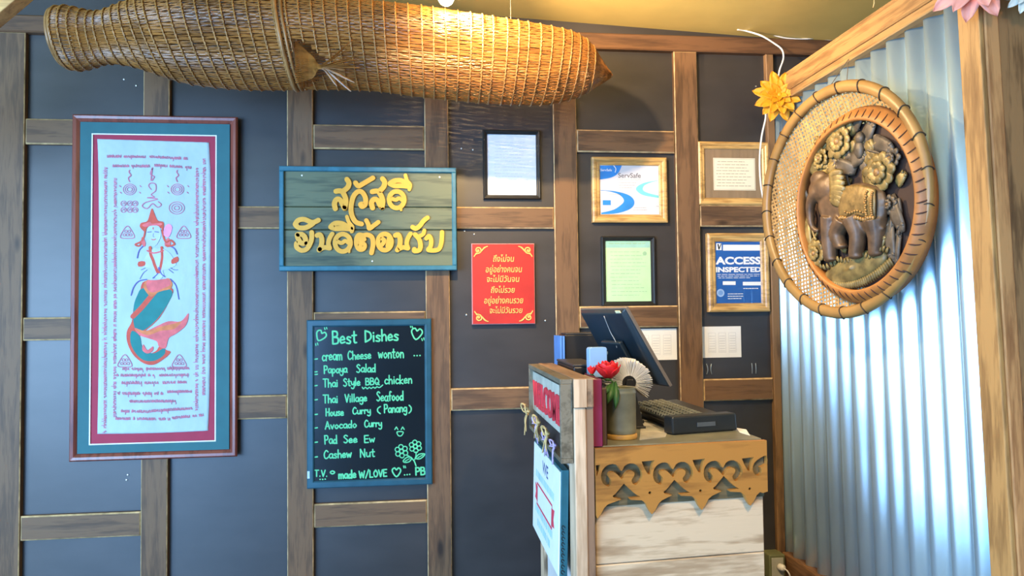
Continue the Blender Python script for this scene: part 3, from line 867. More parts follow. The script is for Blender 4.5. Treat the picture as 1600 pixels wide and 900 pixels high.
L3(LB, [(480, 578), (512, 592), (552, 566), (590, 515), (630, 484)], 40)
L3(LB, [(505, 652), (545, 700), (560, 760), (548, 808), (500, 818), (498, 800)], 40); L3(LB, [(540, 672), (585, 650), (598, 612)], 34)
L3(LB, [(618, 692), (648, 668), (668, 715), (660, 775), (640, 808), (735, 805), (768, 740), (776, 628)], 38)
obj('lettering', mb, plain('marigold_paint', (0.80, 0.40, 0.035), 0.45, var=0.08), sg)
for px, py in ((472, 274), (687, 277), (582, 408)):
    a, b = WALL.pix(px, py, SG1)
    obj('screw', MB().lathe([(0, 0.002), (0.004, 0.0015), (0.0045, 0), (0, 0)], WALL(a, b, SG1), (0, -1, 0), 10), M_SCREW, sg)

# ------------------------------------------------------------------ menu board written in green chalk pen
CB0, CB1 = BT, BT + 0.022
a0, b1 = WALL.pix(479, 500, CB1); a1, b0 = WALL.pix(676, 757, CB1)
cb = thing('menu_board', 'black menu board in a blue frame headed Best Dishes in green handwriting', 'menu board', WALL((a0 + a1) / 2, b0, 0))
obj('frame', MB().frame(WALL, a0, b0, a1, b1, [(0, CB0), (0, CB1 - 0.004), (0.005, CB1), (0.026, CB1), (0.032, CB1 - 0.006), (0.032, CB0)]), plain('blue_lacquer', (0.020, 0.085, 0.125), 0.3, var=0.15), cb, bevel=0.001)
BC = CB1 - 0.009
obj('board', MB().box((a0 + 0.03, b0 + 0.03, CB0 + 0.002), (a1 - 0.03, b1 - 0.03, BC), 0, WALL), plain('black_writing_board', (0.005, 0.009, 0.013), 0.2, var=0.2, scale=4), cb)
GL = {  # single-stroke hand letters: width, strokes in units of cap height
 'a': (.5, [[(.45, .5), (.2, .55), (.03, .28), (.18, .02), (.4, .15), (.45, .5), (.44, .1), (.52, 0)]]),
 'c': (.42, [[(.4, .45), (.2, .55), (.03, .28), (.18, .01), (.4, .1)]]),
 'd': (.52, [[(.43, .3), (.25, .52), (.04, .3), (.18, .01), (.42, .2)], [(.45, 1), (.45, 0)]]),
 'e': (.46, [[(.06, .28), (.4, .32), (.25, .56), (.05, .35), (.12, .04), (.42, .1)]]),
 'f': (.38, [[(.4, .92), (.24, .98), (.18, .75), (.18, 0)], [(.02, .5), (.36, .52)]]),
 'g': (.5, [[(.43, .48), (.2, .55), (.04, .3), (.18, .05), (.42, .25)], [(.44, .52), (.44, -.2), (.25, -.38), (.06, -.25)]]),
 'h': (.48, [[(.06, 1), (.06, 0)], [(.06, .35), (.25, .55), (.4, .4), (.42, 0)]]),
 'i': (.2, [[(.1, .52), (.1, 0)], [(.1, .74), (.1, .77)]]),
 'k': (.46, [[(.06, 1), (.06, 0)], [(.4, .52), (.08, .25), (.42, 0)]]),
 'l': (.2, [[(.1, 1), (.1, 0)]]),
 'm': (.72, [[(.06, .54), (.06, 0)], [(.06, .35), (.2, .55), (.34, .4), (.35, 0)], [(.35, .35), (.5, .55), (.63, .4), (.65, 0)]]),
 'n': (.48, [[(.06, .54), (.06, 0)], [(.06, .35), (.25, .55), (.4, .4), (.42, 0)]]),
 'o': (.5, [[(.25, .55), (.05, .3), (.22, .01), (.45, .28), (.25, .55)]]),
 'p': (.5, [[(.06, .54), (.06, -.4)], [(.06, .4), (.28, .55), (.45, .28), (.25, .02), (.06, .15)]]),
 'r': (.36, [[(.06, .54), (.06, 0)], [(.06, .32), (.2, .54), (.36, .46)]]),
 's': (.42, [[(.38, .48), (.18, .55), (.08, .4), (.34, .2), (.28, .02), (.04, .06)]]),
 't': (.38, [[(.18, .9), (.18, .08), (.36, .02)], [(.0, .58), (.36, .6)]]),
 'u': (.5, [[(.06, .54), (.08, .1), (.25, .01), (.42, .2)], [(.44, .54), (.44, 0)]]),
 'v': (.44, [[(.03, .54), (.21, 0)], [(.21, 0), (.41, .54)]]),
 'w': (.62, [[(.03, .54), (.16, 0)], [(.16, 0), (.3, .42)], [(.3, .42), (.44, 0)], [(.44, 0), (.58, .54)]]),
 'y': (.46, [[(.05, .54), (.1, .2), (.28, .15), (.42, .35)], [(.43, .54), (.42, -.2), (.22, -.38), (.04, -.26)]]),
 'A': (.6, [[(.03, 0), (.3, 1)], [(.3, 1), (.56, 0)], [(.14, .36), (.46, .36)]]),
 'B': (.56, [[(.06, 1), (.06, 0)], [(.06, 1), (.4, .95), (.42, .62), (.08, .53)], [(.08, .53), (.48, .45), (.46, .05), (.06, 0)]]),
 'C': (.56, [[(.52, .82), (.3, 1), (.06, .6), (.12, .12), (.34, 0), (.54, .16)]]),
 'D': (.6, [[(.06, 1), (.06, 0)], [(.06, 1), (.48, .8), (.52, .3), (.06, 0)]]),
 'E': (.5, [[(.48, 1), (.06, 1)], [(.06, 1), (.06, 0)], [(.06, 0), (.48, 0)], [(.06, .52), (.42, .52)]]),
 'H': (.6, [[(.06, 1), (.06, 0)], [(.52, 1), (.52, 0)], [(.06, .5), (.52, .5)]]),
 'L': (.46, [[(.06, 1), (.06, 0)], [(.06, 0), (.44, 0)]]),
 'N': (.6, [[(.06, 0), (.06, 1)], [(.06, 1), (.52, 0)], [(.52, 0), (.52, 1)]]),
 'O': (.64, [[(.32, 1), (.06, .55), (.2, .04), (.44, .04), (.58, .5), (.32, 1)]]),
 'P': (.54, [[(.08, 1), (.08, 0)], [(.06, 1), (.44, .95), (.46, .55), (.08, .45)]]),
 'Q': (.66, [[(.32, 1), (.06, .55), (.2, .04), (.44, .04), (.58, .5), (.32, 1)], [(.36, .28), (.62, -.06)]]),
 'S': (.52, [[(.46, .86), (.26, 1), (.07, .78), (.3, .52), (.46, .25), (.26, 0), (.04, .12)]]),
 'T': (.56, [[(.02, 1), (.54, 1)], [(.28, 1), (.28, 0)]]),
 'V': (.56, [[(.03, 1), (.27, 0)], [(.27, 0), (.53, 1)]]),
 'W': (.8, [[(.03, 1), (.2, 0)], [(.2, 0), (.39, .8)], [(.39, .8), (.58, 0)], [(.58, 0), (.77, 1)]]),
 '.': (.2, [[(.1, 0), (.1, .03)]]), '/': (.5, [[(.03, -.08), (.46, 1.15)]]),
 '(': (.3, [[(.26, 1.05), (.06, .75), (.06, .3), (.26, -.02)]]), ')': (.3, [[(.04, 1.05), (.24, .75), (.24, .3), (.04, -.02)]]),
 ' ': (.3, []),
}
mb = MB()
hw_ = random.Random(5)
def hand(txt, x0, yb, x1, yb1, cap, w=2.0):
    """hand lettering between two baseline points given in photograph pixels, cap = capital height in pixels"""
    A_ = Vector(WALL.pix(x0, yb, BC)); B_ = Vector(WALL.pix(x1, yb1, BC)); d = (B_ - A_)
    tot = sum(GL[c][0] + 0.07 for c in txt) - 0.07
    sx = d.length / tot; d.normalize(); q = Vector((-d.y, d.x)); sy = cap * PXM
    x = 0.0
    for c in txt:
        g = GL[c]
        jy = hw_.uniform(-0.03, 0.03)
        for st in g[1]:
            P_ = [A_ + d * ((x + p[0]) * sx) + q * ((p[1] + jy) * sy) for p in st]
            mb.stroke(smooth(P_, 3) if len(P_) > 2 else P_, w * PXM, WALL, BC + 0.0004 + hw_.uniform(0, 0.0002), None, 0, n=7)
        x += g[0] + 0.07
def line(P_, w=1.7, closed=False, n=3):
    mb.stroke(smooth([Vector(WALL.pix(*p, BC)) for p in P_], n, closed), w * PXM, WALL, BC + 0.0004 + hw_.uniform(0, 0.0002), None, 0, closed=closed, n=7)
for a in (('Best', 519, 537.5, 557.5, 536, 19, 2.6), ('Dishes', 570, 534, 623, 532, 17, 2.6), ('cream', 503.5, 563.5, 535, 562.5, 15), ('Cheese', 543.5, 562, 580, 560, 12.5), ('wonton', 591, 559.5, 631, 558.5, 15),
          ('Papaya', 506, 583.5, 542.5, 582, 11.5), ('Salad', 557, 582, 587, 581, 12), ('Thai', 505, 605, 528, 604, 12), ('Style', 536.5, 603.5, 563, 602.5, 11.5), ('BBQ', 571, 601.5, 593, 600.5, 10), ('chicken', 601, 600, 644, 599, 13),
          ('Thai', 505, 630, 528, 629, 12), ('Village', 539, 628.5, 573.5, 627, 11.5), ('Seafood', 588.5, 627, 630.5, 625.5, 14), ('House', 509, 650, 537, 649, 11), ('Curry', 551, 647, 579, 645.5, 10), ('(', 589, 646, 595, 646, 10), ('Panang', 600, 645, 636, 643.5, 12.5), (')', 638.5, 645, 643, 645, 11),
          ('Avocado', 508, 670.5, 557.5, 668, 11), ('Curry', 569.5, 667.5, 596.5, 666, 10.5), ('Pad', 507, 694, 527, 692.5, 12.5), ('See', 537, 692.5, 558.5, 691, 11.5), ('Ew', 569, 691.5, 586, 690.5, 10.5), ('Cashew', 506, 716.5, 549.5, 714.5, 12), ('Nut', 562.5, 714.5, 585.5, 713.5, 12),
          ('T.V.', 491.5, 744.5, 511.5, 744, 9), ('made', 529, 748, 556.5, 746.5, 12, 2.4), ('W/LOVE', 561, 746.5, 604.5, 744, 10, 2.2), ('PB', 649, 742, 664.5, 741, 11, 2.4)):
    hand(*a)
for x0, y in ((490, 561.5), (489.5, 581.5), (490, 585.5), (489.5, 603), (490, 625), (490, 648), (490, 669), (490, 691.5), (490, 714.5)): line([(x0, y), (x0 + 6, y - 0.8)], 1.9)
for x, y in ((647, 555.7), (651.5, 555.7), (656, 555.5), (632, 742), (636, 741.6), (640, 741.2), (500, 749), (504, 749), (508, 748.6)): line([(x, y), (x + 0.4, y)], 2.2)
line([(566, 605), (568, 607.5), (571, 605), (574, 607.5), (577, 605), (580, 607), (583, 604.8), (586, 606.5), (589, 604.3), (593, 605.5), (598, 601.5)], 1.7)
def heart(cx, cy, s, rot):
    c_, s2 = math.cos(rot), math.sin(rot)
    P_ = [(0, -.35), (.25, -.62), (.55, -.45), (.55, -.05), (0, .62), (-.55, -.05), (-.55, -.45), (-.25, -.62)]
    line([(cx + s * (x * c_ - y * s2), cy + s * (x * s2 + y * c_)) for x, y in P_], 2.2, True, 3)
heart(501, 525, 13, 0.45); heart(651, 522, 14, -0.15 + 0.3); heart(619.5, 738, 11, 0.0)
for x, y in ((507, 512), (510, 511), (493, 537), (496, 536), (641, 508.5), (644, 509.5), (659, 529), (662, 528), (630.5, 728), (633, 728)): line([(x, y), (x + 0.8, y + 3)], 1.6)
line([(516, 738), (519.5, 735.8), (523, 738), (519.5, 740.5)], 2.0, True)
for ex in (619.3, 629.2): line([(ex - 2.4, 671), (ex, 667), (ex + 2.4, 671)], 1.6, n=1)
line([(620.5, 674.8), (629.8, 674.8), (628, 680), (625, 681.3), (622, 680)], 1.6, True)
for cx, cy, r in ((627.3, 705, 10.5), (649, 697.5, 10)):
    line(circ(cx, cy, r * 0.28, 8), 1.5, True)
    for j in range(6):
        a = j * PI / 3 + 0.4
        line(circ(cx + r * 0.66 * math.cos(a), cy + r * 0.66 * math.sin(a), r * 0.33, 8), 1.6, True)
line([(636, 711), (642, 715), (647, 720), (650, 728)], 1.9); line([(650, 706), (650, 712), (648, 718)], 1.7)
line([(630, 720), (636, 714.5), (643, 715), (640, 721), (633, 722.5)], 1.8, True); line([(633, 720.5), (640, 716.5)], 1.4); line([(650, 715), (655, 709.5), (664, 709.5), (658, 716), (652, 717)], 1.8, True); line([(653, 715), (661, 710.5)], 1.4)
obj('handwriting', mb, plain('green_chalk_pen', (0.11, 0.60, 0.29), 0.6, var=0.1), cb)
a, b = WALL.pix(482, 742, CB1)
obj('tape_tab', MB().box((a - 0.005, b - 0.016, CB1), (a + 0.005, b + 0.016, CB1 + 0.001), 0, WALL), plain('pale_blue_tape', (0.45, 0.62, 0.75), 0.5), cb)

# ------------------------------------------------------------------ red plaque with golden Thai lines
R0, R1 = 0.0, 0.026
a0, b1 = WALL.pix(736.5, 380.5, R1); a1, b0 = WALL.pix(836.5, 506, R1)
rp = thing('plaque', 'red plaque with six lines of golden Thai letters and curled corners', 'plaque', WALL((a0 + a1) / 2, b0, 0))
obj('panel', MB().cbox(WALL, a0, b0, a1, b1, R0, R1, 0.003, 0, 1), [plain('red_lacquer', (0.47, 0.020, 0.014), 0.5, var=0.12, scale=10), plain('pink_worn_edge', (0.62, 0.30, 0.30), 0.5)], rp)
M_GOLD = plain('golden_paint', (0.80, 0.45, 0.11), 0.45, var=0.1)
mb = MB()
PZ = zmap(730, 375, 6.67, R1)
for t, x0, x1, yt, yb in (('ถึงไม่จน', 268, 482, 150, 228), ('อยู่อย่างคนจน', 188, 562, 258, 362), ('จะไม่มีวันจน', 200, 538, 362, 440), ('ถึงไม่รวย', 245, 490, 475, 552), ('อยู่อย่างคนรวย', 172, 575, 582, 688), ('จะไม่มีวันรวย', 230, 570, 688, 766)):
    p0, p1 = PZ(x0, yb), PZ(x1, yt)
    obj('lettering', text_mb(t, WALL, p0[0], p0[1], p1[0], p1[1], R1 + 0.0002, 0.002, bold=0.012, slant=0.12), M_GOLD, rp)
for fx, fy in ((1, 1), (-1, 1), (1, -1), (-1, -1)):
    ox = a0 + 0.009 if fx > 0 else a1 - 0.009
    oy = b1 - 0.010 if fy > 0 else b0 + 0.010
    mb = MB(); s = 0.060 / 160
    def Q(x, y): return (ox + fx * x * s, oy - fy * y * s)
    cv = [[(48, 62), (58, 52), (66, 60), (60, 74), (44, 76), (32, 60), (36, 36), (58, 24), (86, 34), (92, 62), (78, 88), (50, 98), (28, 100)], [(82, 74), (110, 50), (130, 26), (158, 14), (172, 10)], [(80, 86), (105, 62), (128, 36), (150, 18)], [(34, 92), (26, 108), (14, 122), (8, 134)], [(40, 94), (30, 106), (18, 118)]]
    for P_, w in zip(cv, (15, 13, 12, 13, 12)): mb.stroke(smooth([Q(*p) for p in P_], 3), w * s * (1.0), WALL, R1 + 0.0002, R1 + 0.003, 0, n=8)
    obj('corner_curl', mb, M_GOLD, rp)

# ------------------------------------------------------------------ framed papers on the back wall
M_GREY = plain('grey_print', (0.42, 0.43, 0.45), 0.7)
M_GILT = wood('gilt_frame', (0.22, 0.11, 0.03), (0.62, 0.38, 0.13), 'x', 10, rough=0.32, bump=0.05, knots=False)
M_BLKF = plain('black_frame_lacquer', (0.014, 0.014, 0.014), 0.3)
def rule_lines(mb, pl, a0, b0, a1, b1, c, n, rr, wd=0.35, mi=0):
    """grey bars where the small print is too small to read"""
    for i in range(n):
        b = b1 - (b1 - b0) * (i + 0.5) / n; h = (b1 - b0) / n * wd
        x = a0 + (a1 - a0) * rr.uniform(0, 0.06); xe = a1 - (a1 - a0) * rr.uniform(0, 0.25)
        while x < xe:
            w = (a1 - a0) * rr.uniform(0.05, 0.16)
            mb.flat([(x, b), (min(x + w, xe), b), (min(x + w, xe), b + h), (x, b + h)], pl, c, mi); x += w + (a1 - a0) * 0.02
def framed(label, o_px, p_px, fm, paper, depth=0.024, lip=0.006, prof=None, name='framed_certificate', cat='framed certificate', mat_=None, back=0.0):
    a0, b1 = WALL.pix(o_px[0], o_px[1], depth); a1, b0 = WALL.pix(o_px[2], o_px[3], depth)
    e0, f1 = WALL.pix(p_px[0], p_px[1], depth - 0.012); e1, f0 = WALL.pix(p_px[2], p_px[3], depth - 0.012)
    w = (e0 - a0 + a1 - e1 + f0 - b0 + b1 - f1) / 4 if mat_ is None else mat_[1]
    t = thing(name, label, cat, WALL((a0 + a1) / 2, b0, 0))
    obj('frame', MB().frame(WALL, a0, b0, a1, b1, [(0, back), (0, depth - 0.005), (w * 0.22, depth), (w * 0.45, depth - 0.001), (w * 0.6, depth - 0.005), (w * 0.85, depth - 0.006), (w + 0.0005, depth - 0.010), (w + 0.0005, back)]), fm, t, bevel=0.0008)
    if mat_: obj('mat_board', MB().box((a0 + w, b0 + w, back + 0.001), (a1 - w, b1 - w, depth - 0.0145), 0, WALL), mat_[0], t)
    else: e0, f0, e1, f1 = a0 + w, b0 + w, a1 - w, b1 - w
    pc = depth - 0.0135
    obj('paper', MB().box((e0, f0, back + 0.001), (e1, f1, pc), 0, WALL), paper, t)
    return t, (e0, f0, e1, f1), pc, (a0 + w, b0 + w, a1 - w, b1 - w, depth)
def glaze(t, g):
    obj('glass', MB().flat([(g[0], g[1]), (g[2], g[1]), (g[2], g[3]), (g[0], g[3])], WALL, g[4] - 0.0098), M_GLASS, t)
rl = random.Random(11)
t, r, pc, g = framed('black framed white printed sheet hanging just under the fish trap', (754.5, 202, 845.5, 311), (761.5, 207, 838, 303.5), M_BLKF, plain('bluish_white_sheet', (0.70, 0.76, 0.86), 0.6, var=0.03))
mb = MB(); rule_lines(mb, WALL, r[0] + 0.03, r[1] + 0.02, r[2] - 0.03, r[3] - 0.03, pc + 0.0003, 16, rl, 0.18); obj('small_print', mb, plain('faint_grey_print', (0.55, 0.60, 0.68), 0.7), t)
# blue swoosh certificate
t, r, pc, g = framed('gilt framed food safety certificate with blue swooshes on white', (925, 244.5, 1044, 347.5), (937, 258, 1031, 335.5), M_GILT, plain('certificate_white', (0.58, 0.60, 0.65), 0.6, var=0.02), depth=0.03)
CZ = zmap(920, 240, 3.6, pc)
mb = MB(); c1 = pc + 0.0003
sm_ = lambda P_, n=4: [tuple(p) for p in smooth([CZ(*p) for p in P_], n)]
mb.flat([CZ(62, 68), *sm_([(186, 66), (165, 110), (125, 135), (62, 146)])], WALL, c1, 0)
mb.flat([*sm_([(66, 205), (150, 212), (228, 235), (257, 272), (235, 310), (160, 336), (70, 341)]), *sm_([(70, 332), (140, 315), (190, 280), (195, 255), (165, 228), (110, 212), (66, 208)])], WALL, c1, 0)
mb.flat([*sm_([(390, 150), (310, 165), (268, 190), (272, 212), (310, 235), (395, 250)]), *sm_([(393, 236), (335, 222), (305, 205), (312, 180), (350, 162), (390, 152)])], WALL, c1, 1)
mb.flat([CZ(78, 262), CZ(124, 262), CZ(124, 290), CZ(78, 290)], WALL, c1, 0)
mb.stroke(sm_([(140, 68), (152, 85), (148, 105)]), 1.2 * PXM, WALL, c1 + 0.0002, None, 2)
obj('swoosh', mb, [plain('certificate_blue', (0.015, 0.22, 0.62), 0.6), plain('certificate_aqua', (0.17, 0.58, 0.62), 0.6), M_WHITE], t)
def put(mb, txt, f, x0, y0, x1, y1, c, mi=0, bold=0.0): 
    p0, p1 = f(x0, y1), f(x1, y0); text_mb(txt, WALL, p0[0], p0[1], p1[0], p1[1], c, 0, mb=mb, mi=mi, bold=bold)
mb = MB(); put(mb, 'ServSafe', CZ, 165, 110, 292, 136, c1, 0, 0.012); obj('title', mb, plain('dark_grey_print', (0.12, 0.12, 0.15), 0.7), t)
mb = MB(); put(mb, 'ServSafe', CZ, 66, 86, 130, 99, c1 + 0.0003, 0, 0.01); obj('corner_title', mb, M_WHITE, t)
mb = MB(); put(mb, 'CERTIFICATION', CZ, 162, 140, 292, 152, c1, 1)
for (x0, y0, x1, y1, n) in ((165, 160, 270, 200, 3), (110, 225, 190, 236, 1), (250, 300, 340, 325, 2), (380, 292, 398, 304, 1)):
    p0, p1 = CZ(x0, y1), CZ(x1, y0); q_ = MB(); rule_lines(q_, WALL, p0[0], p0[1], p1[0], p1[1], c1, n, rl, 0.3, 0); obj('small_print', q_, M_GREY, t)
obj('subtitle', mb, [plain('dark_grey_print', (0.12, 0.12, 0.15), 0.7), M_GREY], t); glaze(t, g)
# green licence
t, r, pc, g = framed('thin black framed green licence above the tilted screen', (939.5, 369, 1026, 477.5), (948.5, 377, 1022, 470), M_BLKF, plain('pale_green_paper', (0.48, 0.76, 0.40), 0.6, var=0.05))
mb = MB(); rule_lines(mb, WALL, r[0] + 0.02, r[1] + 0.02, r[2] - 0.02, r[3] - 0.045, pc + 0.0003, 13, rl, 0.14)
mb.flat([(r[0] + 0.002, r[3] - 0.032), (r[2] - 0.002, r[3] - 0.032), (r[2] - 0.002, r[3] - 0.004), (r[0] + 0.002, r[3] - 0.004)], WALL, pc + 0.0002, 1)
rule_lines(mb, WALL, r[0] + 0.01, r[3] - 0.022, r[2] - 0.01, r[3] - 0.008, pc + 0.0004, 1, rl, 0.4)
mb.flat(circ(r[2] - 0.028, r[3] - 0.06, 0.010, 16), WALL, pc + 0.0003, 0)
obj('small_print', mb, [plain('green_grey_print', (0.30, 0.50, 0.30), 0.7), plain('green_band', (0.30, 0.55, 0.45), 0.7)], t); glaze(t, g)
# small cream certificate
t, r, pc, g = framed('gilt framed small cream certificate on a brown mat, top right of the wall', (1091, 220.5, 1204, 320), (1114.5, 246.5, 1181, 297.5), M_GILT, plain('cream_paper', (0.74, 0.68, 0.52), 0.6, var=0.03), depth=0.03, mat_=(plain('brown_mat', (0.24, 0.16, 0.09), 0.6, stretch=(4, 1, 0.3)), 0.033))
mb = MB(); rule_lines(mb, WALL, r[0] + 0.012, r[1] + 0.012, r[2] - 0.012, r[3] - 0.012, pc + 0.0003, 9, rl, 0.22)
mb.frame(WALL, r[0] + 0.003, r[1] + 0.003, r[2] - 0.003, r[3] - 0.003, [(0, pc + 0.0002), (0, pc + 0.0004), (0.0015, pc + 0.0004), (0.0015, pc + 0.0002)])
obj('small_print', mb, plain('sepia_print', (0.38, 0.32, 0.24), 0.7), t); glaze(t, g)
# blue access notice
t, r, pc, g = framed('gilt framed blue access notice with bold white lettering', (1105.5, 364, 1204.5, 486.5), (1117, 378, 1190.5, 473), M_GILT, plain('notice_blue', (0.009, 0.095, 0.35), 0.6, var=0.05), depth=0.03)
AZ = zmap(900, 180, 900 / 340.0, pc); c1 = pc + 0.0003
mb = MB()
put(mb, 'ACCESS', AZ, 577, 585, 765, 618, c1, 0, 0.042); put(mb, 'INSPECTED', AZ, 578, 627, 766, 650, c1, 0, 0.042)
obj('heading', mb, M_WHITE, t)
mb = MB()
def bar(x0, y0, x1, y1): obj('white_field', MB().flat([AZ(x0, y1), AZ(x1, y1), AZ(x1, y0), AZ(x0, y0)], WALL, c1), M_WHITE, t)
bar(608, 536, 762, 560); bar(580, 530, 602, 558); bar(607, 687, 660, 702); bar(690, 689, 764, 704)
mb.flat([AZ(584, 533), AZ(590, 533), AZ(592, 546), AZ(599, 531), AZ(602, 531), AZ(593, 556), AZ(589, 556)], WALL, c1 + 0.0002, 1)
obj('tick_emblem', mb, [M_WHITE, M_BLACK], t); mb = MB()
for (x0, y0, x1, y1, n) in ((578, 655, 766, 678, 3), (690, 712, 764, 724, 1), (625, 735, 700, 765, 3)):
    p0, p1 = AZ(x0, y1), AZ(x1, y0); q_ = MB(); rule_lines(q_, WALL, p0[0], p0[1], p1[0], p1[1], c1, n, rl, 0.28, 0); obj('small_print', q_, M_WHITE, t)
p = AZ(598, 735); mb.flat(circ(p[0], p[1], 0.019, 20), WALL, c1, 2); mb.flat(circ(p[0], p[1], 0.012, 20), WALL, c1 + 0.0002, 3)
obj('seal', mb, [M_WHITE, M_BLACK, plain('pale_blue_seal', (0.30, 0.45, 0.70), 0.6), plain('blue_seal_inner', (0.15, 0.30, 0.58), 0.6)], t); glaze(t, g)
# two calendar sheets taped in the recesses
for nm, (x0, y0, x1, y1), lab in (('calendar_sheet', (990, 514, 1058, 562), 'white calendar sheet on the wall partly behind the tilted screen'), ('calendar_sheet', (1096.5, 510.5, 1158.5, 558), 'white calendar sheet on the wall right of the timber post')):
    a0, b1 = WALL.pix(x0, y0, 0.002); a1, b0 = WALL.pix(x1, y1, 0.002)
    t = thing(nm, lab, 'calendar sheet', WALL((a0 + a1) / 2, b0, 0))
    obj('paper', MB().box((a0, b0, 0.0005), (a1, b1, 0.0022), 0, WALL), M_WHITE, t)
    mb = MB(); w = a1 - a0; h = b1 - b0
    for k in range(3):
        x = a0 + w * (0.16 + 0.26 * k)
        mb.frame(WALL, x, b0 + h * 0.16, x + w * 0.19, b1 - h * 0.20, [(0, 0.0023), (0, 0.0026), (0.0018, 0.0026), (0.0018, 0.0023)])
        for j in range(7):
            b = b0 + h * (0.2 + 0.08 * j); mb.flat([(x + 0.004, b), (x + w * 0.19 - 0.004, b), (x + w * 0.19 - 0.004, b + 0.003), (x + 0.004, b + 0.003)], WALL, 0.0025)
    obj('grid_print', mb, plain('pale_grey_print', (0.60, 0.61, 0.63), 0.7), t)
# small wire hooks below
for i, (px, py, dx) in enumerate(((1104, 577, 1), (1112, 577, -1), (1175, 576, 0), (1181, 576, 0))):
    a, b = WALL.pix(px, py, 0.004)
    P_ = [WALL(a, b + 0.026, 0.002), WALL(a + 0.004 * dx, b + 0.012, 0.005), WALL(a + 0.005 * dx, b - 0.005, 0.006), WALL(a, b - 0.024, 0.004)]
    single('wire_hook', MB().tube(smooth(P_, 4), 0.0022, 6), plain('hook_steel', (0.42, 0.46, 0.46), 0.35, metal=0.7), 'short bent wire hook on the dark panel below the right-hand calendar sheet', 'hook', 'wire hooks below the calendar sheet', shade=True)
# ------------------------------------------------------------------ winnowing tray with the carved elephant, on the corrugated sheet
TC = Vector((1.523, -0.84, 1.906)); TR = 0.434; YAW = 0.178; TIL = -0.027
tn_ = Vector((-math.cos(YAW) * math.cos(TIL), -math.sin(YAW) * math.cos(TIL), math.sin(TIL)))
tu = Vector((math.sin(YAW), -math.cos(YAW), 0)); tv = tn_.cross(tu).normalized()
TP = Plane(TC, tu, tv)
if TP.n.dot(tn_) < 0: TP.n = -TP.n
tr = thing('winnowing_tray', 'round woven bamboo tray with a carved wooden elephant relief on the corrugated metal', 'wall decoration', TP(0, -TR, 0))
M_CANE = plain('pale_cane', (0.36, 0.215, 0.075), 0.5, var=0.25, scale=40)
M_BAMB = plain('bamboo_rim_yellow', (0.29, 0.165, 0.050), 0.4, var=0.22, scale=8)
mb = MB(); RWV = 0.412
for fam, ang in enumerate((0.22, 0.22 + PI / 2)):
    ca, sa = math.cos(ang), math.sin(ang)
    st = 0.0155
    n = int(RWV / st)
    for i in range(-n, n + 1):
        d = i * st; h = math.sqrt(max(0, RWV ** 2 - d * d)); w = 0.0039
        N = 26; prev = None
        for j in range(N + 1):
            t = -h + 2 * h * j / N
            c = 0.004 + 0.0016 * math.sin(PI * t / st + PI * (i + fam)) 
            q = []
            for s_ in (-w, w):
                x, y = ca * t - sa * (d + s_), sa * t + ca * (d + s_)
                rr = math.hypot(x, y); q.append(TP(x, y, c + 0.022 * max(0, (rr - 0.30) / 0.12) ** 1.3))
            if prev: mb.add([prev[0], prev[1], q[1], q[0]], [(0, 1, 2, 3)])
            prev = q
o = obj('woven_mat', mb, M_CANE, tr)
so = o.modifiers.new('thickness', 'SOLIDIFY'); so.thickness = 0.0012
mb = MB()
for rad, w, hh, cc in ((TR - 0.022, 0.022, 0.016, 0.032),):
    mb.lathe([(rad + w * math.cos(a * PI / 4), cc + hh * math.sin(a * PI / 4)) for a in range(8)], TC, tn_, 96, closed=True)
obj('bamboo_rim', mb, M_BAMB, tr, shade=True)
for i in range(23):
    a = 2 * PI * (i + 0.35) / 23
    pts = [TP((TR - 0.022 + 0.0232 * math.cos(b)) * math.cos(a + 0.012 * math.sin(b * 2)), (TR - 0.022 + 0.0232 * math.cos(b)) * math.sin(a + 0.012 * math.sin(b * 2)), 0.032 + 0.0178 * math.sin(b)) for b in [2 * PI * k / 18 for k in range(18)]]
    obj('rim_tie', MB().tube(pts, 0.0022, 5, closed=True), plain('dark_rattan_tie', (0.035, 0.020, 0.012), 0.5), tr, shade=True)
# carved ring: high inner crest sloping down to the tray
CU, CV = TP.pix(1344, 322, 0.02)
M_CARV = plain('carved_warm_wood', (0.34, 0.140, 0.034), 0.5, var=0.25, scale=14)
mb = MB(); prof_ = [(0.286, 0.016), (0.286, 0.062), (0.293, 0.066), (0.310, 0.054), (0.328, 0.036), (0.337, 0.016)]
NR = 96; m_ = len(prof_)
EU, EV = 0.975, 1.04
for i in range(NR):
    a = 2 * PI * i / NR
    for r_, h_ in prof_: mb.v.append(TP(CU + r_ * EU * math.cos(a), CV + r_ * EV * math.sin(a), h_))
for i in range(NR):
    for j in range(m_):
        i2, j2 = (i + 1) % NR, (j + 1) % m_
        mb.f.append([i * m_ + j, i2 * m_ + j, i2 * m_ + j2, i * m_ + j2]); mb.mi.append(0)
for i in range(58):
    a = 2 * PI * i / 58
    pts = []
    for k in range(6):
        t = k / 5; r_ = 0.297 + 0.034 * t; h_ = 0.0655 - 0.0385 * t + 0.002 * math.sin(t * PI); aa = a + 0.05 * (t - 0.2) ** 2 + 0.03 * t
        pts.append(TP(CU + r_ * EU * math.cos(aa), CV + r_ * EV * math.sin(aa), h_))
    mb.tube(pts, [0.0012, 0.0026, 0.0032, 0.0032, 0.0026, 0.0012], 5, mi=1)
obj('carved_ring', mb, [M_CARV, plain('dark_notch', (0.060, 0.018, 0.008), 0.6)], tr, shade=True)  # notches are dark strips laid along the slope of the ring
mb = MB()
mb.lathe([(0.0, 0.018), (0.289, 0.018), (0.289, 0.010), (0.0, 0.010)], TP(CU, CV, 0), tn_, 64)
obj('relief_ground', mb, plain('dark_relief_ground', (0.035, 0.016, 0.010), 0.7), tr)
